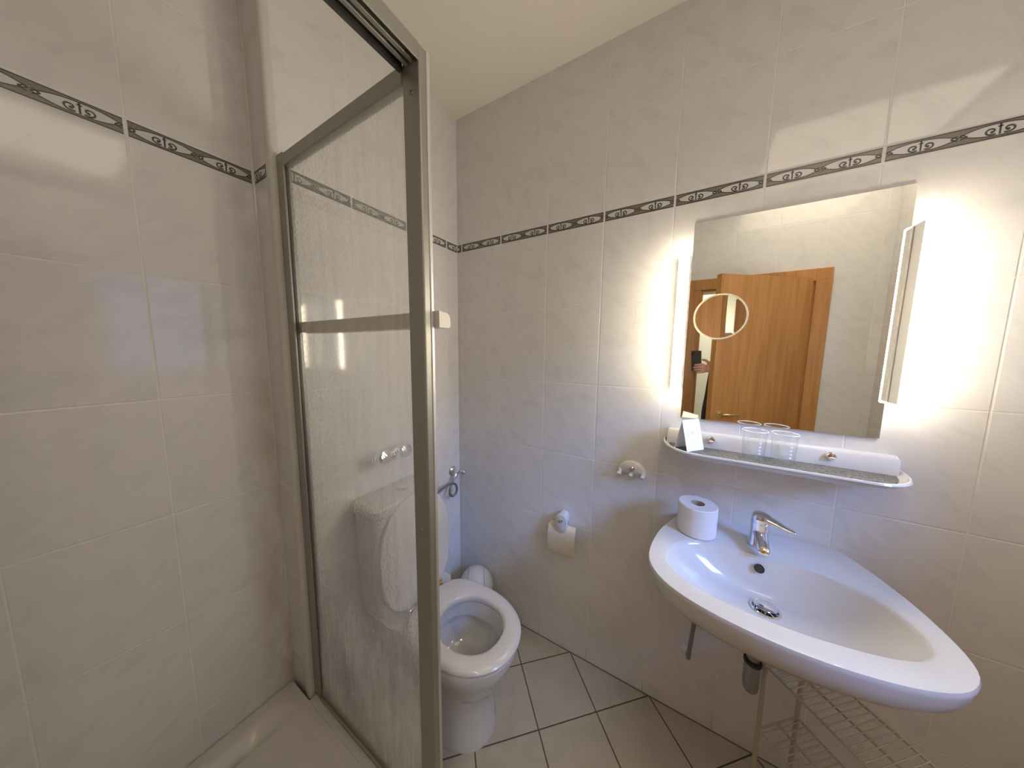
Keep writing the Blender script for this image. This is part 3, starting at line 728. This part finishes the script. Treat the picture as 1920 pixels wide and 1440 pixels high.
# tent card
ct = thing('tent_card', 'folded white tent card with pale round emblem on the mirror shelf', 'card', (-0.09, -1.14, 1.1352))
b0 = Vector((-0.118, -1.126, 1.1354)); b1 = Vector((-0.056, -1.176, 1.1354))
e1 = (b1-b0).normalized(); en = Vector((-e1.y, e1.x, 0))
if en.x < 0: en = -en                       # towards the wall
top0 = b0+en*0.024+Vector((0, 0, 0.104)); top1 = b1+en*0.024+Vector((0, 0, 0.104))
b0 = b0-en*0.004; b1 = b1-en*0.004
c0 = b0+en*0.052; c1 = b1+en*0.052
th = Vector((0, 0, 0.0008))
nf = ((b1-b0).cross(top0-b0)).normalized()
if nf.dot(en) > 0: nf = -nf
nb = ((c1-c0).cross(top0-c0)).normalized()
if nb.dot(en) < 0: nb = -nb
obj('front_panel', MB().loft([[b0, b1, top1, top0], [b0-nf*0.0008, b1-nf*0.0008, top1-nf*0.0008, top0-nf*0.0008]]), M['cardb'], ct, smooth=0)
obj('rear_panel', MB().loft([[c0, c1, top1, top0], [c0-nb*0.0008, c1-nb*0.0008, top1-nb*0.0008, top0-nb*0.0008]]), M['cardb'], ct, smooth=0)
ev = (top0-b0).normalized(); cc = b0+e1*0.040+ev*0.060+nf*0.0004
em = MB()
rg = [cc+e1*0.026*math.cos(2*pi*k/40)+ev*0.026*math.sin(2*pi*k/40) for k in range(40)]
em.tube(rg, 0.0005, 5, closed=True)
em.tube([cc+e1*x+ev*y for x, y in ((-0.013, 0.003), (-0.010, -0.005), (-0.006, 0.0), (-0.002, 0.010), (-0.001, -0.004), (0.004, -0.001), (0.006, 0.004))], 0.0007, 5)
em.tube([cc+e1*x+ev*y for x, y in ((0.007, 0.001), (0.010, 0.003), (0.014, 0.001))], 0.0010, 5)
em.tube([cc+e1*x+ev*y for x, y in ((-0.016, -0.040), (0.016, -0.040))], 0.0005, 5)
obj('emblem', em, M['cardink'], ct)

# tumblers
def tumbler(loc, label):
    g = thing('drinking_glass', label, 'glass', loc, 'tumblers on the mirror shelf')
    x, y, z = loc
    obj('glass_body', MB().lathe([(0.026, 0.0), (0.028, 0.002), (0.0325, 0.089), (0.0330, 0.091), (0.0322, 0.092), (0.0312, 0.089), (0.0265, 0.010), (0.001, 0.008)], loc, n=36), M['tumbler'], g)
    obj('lip', MB().tube([(x+0.0325*math.cos(2*pi*k/36), y+0.0325*math.sin(2*pi*k/36), z+0.0905) for k in range(36)], 0.0014, 8, closed=True), M['rimglass'], g)
    dots = MB(); az = math.radians(200)  # column of small white dots up the side of the glass
    for k in range(4):
        rr = 0.0306+0.0006*k
        dots.lathe([(0.0034, 0.0), (0.0028, 0.0006), (0.0003, 0.0008)], (x+rr*math.cos(az), y+rr*math.sin(az), z+0.022+0.011*k), (math.cos(az), math.sin(az), -0.05), 10)
    obj('white_dots', dots, M['dotwhite'], g)
    return g
g1 = tumbler((-0.066, -1.312, 1.1353), 'clear tumbler with white dots, the one nearer the tent card')
dup(g1, (0.003, -0.0735, 0), 'clear tumbler with white dots, the one farther from the tent card')

# ------------------------------------------------------------------ washbasin
WY = -1.345
half = [(0.0, 0.205), (-0.05, 0.234), (-0.10, 0.256), (-0.18, 0.281), (-0.26, 0.295), (-0.33, 0.298), (-0.385, 0.284), (-0.435, 0.243), (-0.470, 0.175), (-0.490, 0.09), (-0.497, 0.0)]
def closed_outline(half, back, n=96, c=(-0.26, 0.0)):
    pts = [(x, d) for x, d in half]
    full = [(back, 0.0), (back, half[0][1]*0.55)] + pts + [(x, -d) for x, d in reversed(pts[:-1])] + [(back, -half[0][1]*0.55)]
    # smooth closed spline then resample by angle
    m = len(full); dense = []
    for i in range(m):
        p0, p1, p2, p3 = [Vector((*full[(i+k-1) % m], 0)) for k in range(4)]
        for k in range(12):
            t = k/12
            dense.append(0.5*((2*p1)+(p2-p0)*t+(2*p0-5*p1+4*p2-p3)*t*t+(3*p1-p0-3*p2+p3)*t**3))
    ang = sorted([(math.atan2(p.y-c[1], p.x-c[0]) % (2*pi), p) for p in dense], key=lambda q: q[0])
    out = []
    for k in range(n):
        a = 2*pi*k/n
        for i in range(len(ang)):
            a0, p0 = ang[i-1]; a1, p1 = ang[i]
            if i == 0: a0 -= 2*pi
            aa = a
            if a > ang[-1][0] and i == 0: aa = a-2*pi
            if a0 <= aa <= a1:
                f_ = 0 if a1 == a0 else (aa-a0)/(a1-a0); out.append(p0.lerp(p1, f_)); break
        else: out.append(ang[0][1])
    return out
O = closed_outline(half, 0.0)
for p in O: p.x = min(p.x, -0.0008)
ihalf = [(-0.165, 0.12), (-0.185, 0.175), (-0.215, 0.215), (-0.255, 0.238), (-0.30, 0.248), (-0.345, 0.243), (-0.38, 0.215), (-0.405, 0.165), (-0.422, 0.09), (-0.430, 0.0)]
I = closed_outline(ihalf, -0.160)
DC = Vector((-0.245, 0.0, 0))
n = len(O)
D = [DC+Vector((0.030*math.cos(2*pi*k/n), 0.030*math.sin(2*pi*k/n), 0)) for k in range(n)]
def at(P, z): return [Vector((p.x, WY+p.y, z)) for p in P]
def sc_(P, s, cx=-0.26): return [Vector((min(cx+(p.x-cx)*s, -0.0008) if p.x < -0.01 else p.x, p.y*s, 0)) for p in P]
rings = [at(sc_(O, 0.30), 0.742), at(sc_(O, 0.52), 0.744), at(sc_(O, 0.72), 0.755), at(sc_(O, 0.88), 0.782), at(sc_(O, 0.955), 0.806), at(sc_(O, 0.985), 0.83), at(sc_(O, 0.998), 0.85), at(sc_(O, 1.0), 0.857), at(sc_(O, 0.992), 0.8625),
         at([a.lerp(b, 0.3) for a, b in zip(O, I)], 0.863), at([a.lerp(b, 0.90) for a, b in zip(O, I)], 0.8615), at(I, 0.8585)]
for s in (0.03, 0.09, 0.18, 0.3, 0.45, 0.62, 0.8, 0.93, 1.0):
    z = 0.7545+(0.8575-0.7545)*(1-s)**2.3 if s < 1 else 0.7535
    rings.append(at([a.lerp(b, s) for a, b in zip(I, D)], z))
rings.append(at([DC+(p-DC)*0.85 for p in D], 0.742))
wb = thing('washbasin', 'white ceramic wall hung washbasin with rounded front', 'washbasin', (-0.25, WY, 0.8))
obj('basin', MB().loft(rings, True, True), M['ceramic'], wb, smooth=50)
obj('overflow_hole', MB().lathe([(0.0125, 0.0), (0.0125, 0.002), (0.0105, 0.0025), (0.0105, 0.0005)], (-0.1745, -1.337, 0.8275), (-1, 0, 0.55), 24, True, True), M['dark'], wb)
pl = obj('drain_ring', MB().lathe([(0.035, 0.0), (0.035, 0.003), (0.031, 0.005), (0.027, 0.002), (0.027, -0.010)], (-0.245, WY, 0.754), (0, 0, 1), 32, False, True), M['chrome'], wb)
obj('drain_plug', MB().lathe([(0.008, -0.010), (0.008, 0.004), (0.0255, 0.006), (0.0265, 0.009), (0.022, 0.0115), (0.001, 0.0125)], (-0.245, WY, 0.754), (0.12, 0, 1), 32), M['chrome'], pl)

# faucet
FX, FY = -0.098, -1.343
fc = thing('basin_faucet', 'chrome single lever mixer tap on the washbasin', 'faucet', (FX, FY, 0.862))
obj('body', MB().lathe([(0.0275, 0.0), (0.0275, 0.004), (0.0245, 0.008), (0.0235, 0.05), (0.0245, 0.072), (0.0245, 0.076)], (FX, FY, 0.8625), (0.02, 0, 1), 32), M['chrome'], fc)
def ell(c, ax, a, b, ra, rb, n=20): return [Vector(c)+Vector(a)*ra*math.cos(2*pi*k/n)+Vector(b)*rb*math.sin(2*pi*k/n) for k in range(n)]
sp = MB(); rs = []
for x, z, ra, rb in ((-0.085, 0.915, 0.0215, 0.022), (-0.115, 0.906, 0.0185, 0.017), (-0.145, 0.896, 0.0165, 0.0135), (-0.170, 0.887, 0.0155, 0.0125), (-0.178, 0.884, 0.0135, 0.0105), (-0.181, 0.883, 0.008, 0.006)):
    rs.append(ell((x, FY, z), 0, (0, 1, 0), (0.25, 0, 0.97), ra, rb))
sp.loft(rs)
obj('spout', sp, M['chrome'], fc)
obj('aerator', MB().lathe([(0.0105, 0.0), (0.0105, 0.008), (0.009, 0.009)], (-0.168, FY, 0.881), (0.1, 0, -1), 20), M['steel'], fc)
lv = MB()
lv.lathe([(0.0245, 0.0), (0.0250, 0.004), (0.0245, 0.018), (0.021, 0.026), (0.012, 0.030), (0.001, 0.031)], (FX, FY, 0.9405), (-0.10, -0.04, 1), 32)
d_ = Vector((-0.36, -0.93, -0.04)).normalized(); s_ = d_.cross(Vector((0, 0, 1))).normalized(); up_ = s_.cross(d_)
rs = []
for l, w_, h_, dz in ((-0.006, 0.016, 0.012, 0.957), (0.004, 0.0235, 0.0135, 0.956), (0.02, 0.0225, 0.0125, 0.955), (0.036, 0.019, 0.0095, 0.953), (0.052, 0.0145, 0.0065, 0.950), (0.068, 0.011, 0.005, 0.947), (0.078, 0.009, 0.0045, 0.946), (0.082, 0.006, 0.003, 0.946)):
    rs.append(ell(Vector((FX, FY, dz))+Vector((d_.x, d_.y, d_.z))*l, 0, s_, up_, w_, h_))
lv.loft(rs)
lvo = obj('lever', lv, M['chrome'], fc)
obj('index_dot', MB().lathe([(0.0035, 0), (0.0035, 0.001), (0.0005, 0.0012)], (FX-0.0245, FY, 0.953), (-1, 0, 0), 12), M['rubber'], lvo)

# toilet roll on the basin edge
tr_ = thing('toilet_roll', 'white toilet paper roll standing on the corner of the washbasin', 'toilet roll', (-0.118, -1.172, 0.8632))
RC = (-0.118, -1.172, 0.8635)
obj('paper_wrap', MB().lathe([(0.021, 0.0), (0.056, 0.0), (0.058, 0.002), (0.0585, 0.096), (0.056, 0.099), (0.021, 0.099)], RC, (0, 0, 1), 48, False, False).lathe([(0.021, 0.0), (0.021, 0.099)], RC, (0, 0, 1), 48, False, False), M['paper'], tr_)
obj('core', MB().lathe([(0.0208, 0.0005), (0.0208, 0.0985), (0.0198, 0.0985), (0.0198, 0.0005), (0.0208, 0.0005)], RC, (0, 0, 1), 32, False, False), M['core'], tr_)

# trap under the basin
tx = thing('bottle_trap', 'dull chrome bottle trap hanging under the washbasin', 'drain trap', (-0.212, WY+0.008, 0.6))
TC = (-0.214, -1.338, 0)
obj('cup', MB().lathe([(0.007, 0.455), (0.014, 0.457), (0.019, 0.466), (0.0205, 0.48), (0.0205, 0.552)], TC, n=32), M['steel'], tx)
obj('collar', MB().lathe([(0.0215, 0.549), (0.0228, 0.551), (0.0228, 0.558), (0.0215, 0.561), (0.016, 0.562)], TC, n=32), M['rubber'], tx)
obj('inlet_pipe', MB().lathe([(0.0165, 0.557), (0.0165, 0.650), (0.0165, 0.655), (0.0165, 0.730), (0.028, 0.733), (0.028, 0.7415)], TC, n=28), M['steel'], tx)
obj('outlet_pipe', MB().tube([(-0.20, -1.338, 0.612), (-0.10, -1.338, 0.612), (-0.002, -1.338, 0.612)], 0.013, 18).lathe([(0.036, 0.0), (0.034, 0.005), (0.018, 0.010)], (-0.0008, -1.338, 0.612), (-1, 0, 0), 24), M['steel'], tx)
# supply pipe
sp_ = thing('supply_pipe', 'short grey capped water pipe on the wall below the washbasin', 'pipe', (0, -1.186, 0.29))
obj('pipe', MB().tube(spline([(-0.012, -1.186, 0.292), (-0.030, -1.186, 0.292), (-0.036, -1.187, 0.305), (-0.037, -1.188, 0.33), (-0.038, -1.196, 0.46), (-0.05, -1.20, 0.60), (-0.06, -1.20, 0.76)]), 0.0075, 12), M['graypipe'], sp_)
obj('rosette', MB().lathe([(0.025, 0), (0.024, 0.004), (0.013, 0.010), (0.0095, 0.013)], (-0.0005, -1.183, 0.292), (-1, 0, 0), 24), M['white_plastic'], sp_)

# wire rack
rk = thing('wire_rack', 'white coated wire rack with two shelves standing under the washbasin', 'rack', (-0.25, -1.55, 0))
A = Vector((-0.176, -1.376, 0)); dv = Vector((-0.735, -0.678, 0)).normalized(); ev_ = Vector((0.678, -0.735, 0)).normalized()
RL, RW = 0.36, 0.155
for i in (0, 1):
    for j in (0, 1):
        p = A+dv*RL*i+ev_*RW*j
        obj('post', MB().tube([p+Vector((0, 0, 0.0)), p+Vector((0, 0, 0.54))], 0.0065, 12), M['wire'], rk)
for zs in (0.30, 0.525):
    fr_ = MB(); rd = MB()
    for j in (0, 0.48, 1):
        fr_.tube([A+ev_*RW*j+Vector((0, 0, zs)), A+dv*RL+ev_*RW*j+Vector((0, 0, zs))], 0.0032, 8)
    for i in (0, 1):
        fr_.tube([A+dv*RL*i+Vector((0, 0, zs)), A+dv*RL*i+ev_*RW+Vector((0, 0, zs))], 0.0032, 8)
    for k in range(1, 26):
        q = A+dv*RL*k/26+Vector((0, 0, zs+0.004)); rd.tube([q, q+ev_*RW], 0.0017, 6)
    so_ = obj('shelf', fr_, M['wire'], rk)
    obj('shelf_wires', rd, M['wire'], so_)

# ------------------------------------------------------------------ the photographer, seen in the mirror
def skin_body(name, verts, edges, radii, root, mat, parent=None, sub=2):
    me = bpy.data.meshes.new(name); me.from_pydata([tuple(v) for v in verts], edges, [])
    o = bpy.data.objects.new(name, me); COL.objects.link(o)
    sk = o.modifiers.new('skin', 'SKIN'); sk.use_smooth_shade = True
    sv = me.skin_vertices[0].data
    for i, r in enumerate(radii):
        rr = r if isinstance(r, tuple) else (r, r)
        sv[i].radius = rr; sv[i].use_root = (i == root)
    s_ = o.modifiers.new('smooth', 'SUBSURF'); s_.levels = sub; s_.render_levels = sub
    me.materials.append(mat)
    if parent is not None: attach(o, parent)
    return o
# phone held just behind the lens
phc = CAM - Fv*0.012 + Rv*0.030 - Uv*0.060
pe = thing('smartphone', 'dark smartphone held up by the person in the mirror', 'phone', phc)
obj('phone_shell', MB().obox(phc, Rv*0.036, Uv*0.075, Fv*0.004), M['phone'], pe, bevel=0.004)
obj('camera_bump', MB().obox(phc-Rv*0.022+Uv*0.052+Fv*0.0045, Rv*0.011, Uv*0.016, Fv*0.0012), M['dark'], pe, bevel=0.001)

PC = Vector((-1.70, -1.47, 0)); fa = math.radians(62)          # facing azimuth (from +Y towards +X)
fd = Vector((math.sin(fa), math.cos(fa), 0)); rd_ = Vector((math.cos(fa), -math.sin(fa), 0))
def B(r, f, z): return PC+rd_*r+fd*f+Vector((0, 0, z))
V = []; E_ = []; RR = []; ix = {}
def jv(nm, p, r, par=None):
    ix[nm] = len(V); V.append(Vector(p)); RR.append(r)
    if par: E_.append((ix[par], ix[nm]))
jv('pelvis', B(0, 0, 0.93), (0.135, 0.10))
jv('waist', B(0, 0.0, 1.06), (0.125, 0.09), 'pelvis'); jv('chest', B(0, 0.0, 1.25), (0.145, 0.105), 'waist'); jv('upper', B(0, 0, 1.385), (0.11, 0.085), 'chest')
jv('neck', B(0, 0.005, 1.455), 0.052, 'upper'); jv('neck2', B(0, 0.018, 1.52), 0.050, 'neck'); jv('head0', B(0, 0.03, 1.575), (0.060, 0.068), 'neck2'); jv('head1', B(0, 0.03, 1.64), (0.073, 0.086), 'head0'); jv('head2', B(0, 0.022, 1.70), (0.066, 0.078), 'head1')
for sg, n_ in ((1, 'r'), (-1, 'l')):
    jv('hip'+n_, B(sg*0.088, 0, 0.78), 0.080, 'pelvis'); jv('thigh'+n_, B(sg*0.09, 0.01, 0.65), 0.072, 'hip'+n_); jv('knee'+n_, B(sg*0.092, 0.018, 0.48), 0.054, 'thigh'+n_)
    jv('calf'+n_, B(sg*0.093, -0.005, 0.34), 0.052, 'knee'+n_); jv('ankle'+n_, B(sg*0.095, -0.012, 0.095), 0.036, 'calf'+n_); jv('foot'+n_, B(sg*0.10, 0.06, 0.048), 0.036, 'ankle'+n_); jv('toe'+n_, B(sg*0.105, 0.135, 0.034), 0.028, 'foot'+n_)
    jv('sh'+n_, B(sg*0.155, -0.005, 1.385), 0.062, 'upper')
# right arm raised towards the phone
hold = phc - Uv*0.052 + Rv*0.062 - Fv*0.012
jv('elr', B(0.17, 0.17, 1.165), 0.043, 'shr'); jv('far', (B(0.17, 0.17, 1.165)*0.5+hold*0.5)+Vector((0, -0.02, -0.02)), 0.040, 'elr')
jv('wrr', hold+Rv*0.055-Fv*0.040-Uv*0.018, 0.027, 'far'); jv('par', hold+Rv*0.012-Fv*0.010, (0.030, 0.018), 'wrr'); 
kn = hold+Fv*0.003
for i, (du, ln_) in enumerate(((0.030, 0.062), (0.011, 0.070), (-0.008, 0.066), (-0.026, 0.052))):
    nm = 'f%d' % i; b_ = hold-Rv*0.014+Uv*du*0.95+Fv*0.010
    jv(nm+'a', b_, 0.0100, 'par'); jv(nm+'b', b_-Rv*ln_*0.42+Fv*0.0075-Uv*0.002, 0.0088, nm+'a'); jv(nm+'c', b_-Rv*ln_*0.78+Fv*0.0035-Uv*0.005, 0.0080, nm+'b'); jv(nm+'d', b_-Rv*ln_+Fv*0.001-Uv*0.007, 0.0068, nm+'c')
jv('t1', hold+Rv*0.006+Uv*0.038-Fv*0.022, 0.0115, 'par'); jv('t2', hold-Rv*0.018+Uv*0.056-Fv*0.022, 0.0098, 't1'); jv('t3', hold-Rv*0.040+Uv*0.058-Fv*0.018, 0.0082, 't2')
# left arm hanging, relaxed
jv('ell', B(-0.205, -0.03, 1.11), 0.042, 'shl'); jv('fal', B(-0.212, 0.0, 0.98), 0.038, 'ell'); jv('wrl', B(-0.212, 0.035, 0.865), 0.026, 'fal'); jv('pal', B(-0.208, 0.045, 0.80), (0.018, 0.032), 'wrl')
for i, (df, ln_) in enumerate(((0.028, 0.070), (0.010, 0.078), (-0.008, 0.073), (-0.025, 0.058))):
    nm = 'g%d' % i; b_ = B(-0.205, 0.047+df, 0.765)
    jv(nm+'a', b_, 0.0098, 'pal'); jv(nm+'b', b_+rd_*0.004-Vector((0, 0, ln_*0.5)), 0.0086, nm+'a'); jv(nm+'c', b_+rd_*0.018-Vector((0, 0, ln_*0.92)), 0.0070, nm+'b')
jv('u1', B(-0.198, 0.085, 0.805), 0.0112, 'pal'); jv('u2', B(-0.193, 0.10, 0.77), 0.0092, 'u1'); jv('u3', B(-0.188, 0.103, 0.742), 0.0078, 'u2')
pb = skin_body('person', V, E_, RR, 0, M['skin'])
tag(pb, 'person in dark jacket holding up a phone in the doorway, seen in mirror', 'person')
def garment(name, names, grow, mat, edit=None):
    idx = [ix[k] for k in names]; mp = {a: i for i, a in enumerate(idx)}
    vv = [V[i].copy() for i in idx]; ee = [(mp[a], mp[b]) for a, b in E_ if a in mp and b in mp]
    rr = []
    for k in names:
        r = RR[ix[k]]; g = grow.get(k, grow['*'])
        rr.append(tuple(x+g for x in r) if isinstance(r, tuple) else r+g)
    if edit: edit(vv, rr, {k: i for i, k in enumerate(names)})
    return skin_body(name, vv, ee, rr, 0, mat, pb)
def cuff(vv, rr, m_):
    vv[m_['wrr']] = vv[m_['wrr']].lerp(vv[m_['far']], -0.16); vv[m_['wrl']] = vv[m_['wrl']].lerp(vv[m_['fal']], -0.05); vv[m_['pelvis']] = vv[m_['pelvis']]-Vector((0, 0, 0.11))
    vv[m_['neck']] = vv[m_['neck']]-Vector((0, 0, 0.01))
garment('jacket', ['pelvis', 'waist', 'chest', 'upper', 'neck', 'shr', 'elr', 'far', 'wrr', 'shl', 'ell', 'fal', 'wrl'], {'*': 0.020, 'pelvis': 0.045, 'waist': 0.04, 'chest': 0.042, 'upper': 0.045, 'neck': 0.012, 'shr': 0.026, 'shl': 0.026, 'wrr': 0.014, 'wrl': 0.014}, M['jacket'], cuff)
def EL(r, f, z, rx, ry, n=24): return [B(r+rx*math.cos(2*pi*k/n), f+ry*math.sin(2*pi*k/n), z) for k in range(n)]
tq = MB()
tq.loft([EL(0, 0, 1.08, 0.150, 0.112), EL(0, 0, 1.0, 0.158, 0.118), EL(0, 0, 0.92, 0.172, 0.125), EL(0, 0, 0.84, 0.178, 0.122), EL(0, 0, 0.80, 0.165, 0.10)])
for sg in (-1, 1):
    tq.loft([EL(sg*0.080, 0.0, 0.87, 0.092, 0.118), EL(sg*0.086, 0.002, 0.78, 0.094, 0.108), EL(sg*0.090, 0.006, 0.65, 0.088, 0.094), EL(sg*0.092, 0.012, 0.48, 0.072, 0.076), EL(sg*0.094, -0.002, 0.32, 0.067, 0.072), EL(sg*0.096, -0.006, 0.12, 0.058, 0.066), EL(sg*0.097, 0.004, 0.065, 0.060, 0.074)])
obj('trousers', tq, M['trousers'], pb)
for n_ in 'rl':
    sg = 1 if n_ == 'r' else -1
    skin_body('shoe', [B(sg*0.095, -0.045, 0.044), B(sg*0.095, -0.01, 0.06), B(sg*0.10, 0.07, 0.052), B(sg*0.105, 0.15, 0.038), B(sg*0.106, 0.18, 0.034)], [(0, 1), (1, 2), (2, 3), (3, 4)], [(0.036, 0.036), (0.044, 0.044), (0.043, 0.042), (0.037, 0.032), (0.028, 0.026)], 1, M['shoe'], pb)
# face and hair
hc = B(0, 0.03, 1.64)
def HP(r, f, z): return hc+rd_*r+fd*f+Vector((0, 0, z))
hm = MB(); rings = []
for k in range(11):
    t = k/10; z = -0.055+0.165*t
    w_ = 0.083*math.sqrt(max(0.02, 1-((z-0.02)/0.098)**2)); 
    ring_ = []
    for j in range(28):
        a = 2*pi*j/28; f_ = -0.008+math.sin(a)*w_*1.13; r_0 = math.cos(a)*w_
        if z < 0.055 and f_ > 0.015: f_ = 0.015
        ring_.append(HP(r_0, f_, z))
    rings.append(ring_)
hm.loft(rings)
obj('hair', hm, M['hair'], pb)
for sg in (-1, 1):
    ey = obj('eye', MB().lathe([(0.0125*math.sin(pi*k/8), -0.0125*math.cos(pi*k/8)) for k in range(9)], HP(sg*0.031, 0.074, 0.0), fd, 16), M['eye'], pb)
    obj('iris', MB().lathe([(0.006, 0.0), (0.004, 0.0012), (0.001, 0.0016)], HP(sg*0.031, 0.0858, 0.0), fd, 14), M['iris'], ey)
    obj('ear', MB().loft([[HP(sg*(0.070+0.008*q), -0.01+0.016*s1*math.cos(2*pi*j/14)+0.0, 0.0+0.030*s1*math.sin(2*pi*j/14)) for j in range(14)] for q, s1 in ((0, 0.7), (0.8, 1.0), (1.6, 0.95), (1.8, 0.5))]), M['skin'], pb)
obj('nose', MB().loft([[HP(0.009*math.cos(a)*s1, 0.080+0.013*s2*(0.4+math.sin(a)), z) for a in [2*pi*j/12 for j in range(12)]] for z, s1, s2 in ((0.012, 0.5, 0.3), (-0.01, 0.8, 0.8), (-0.028, 1.3, 1.35), (-0.036, 1.0, 0.7))]), M['skin'], pb)
obj('mouth', MB().loft([[HP(x, 0.078-0.25*x*x*30*0.02+0.006*c_*math.cos(a), -0.056+0.007*c_*math.sin(a)) for a in [2*pi*j/10 for j in range(10)]] for x, c_ in ((-0.024, 0.2), (-0.012, 0.9), (0, 1), (0.012, 0.9), (0.024, 0.2))]), M['lip'], pb)
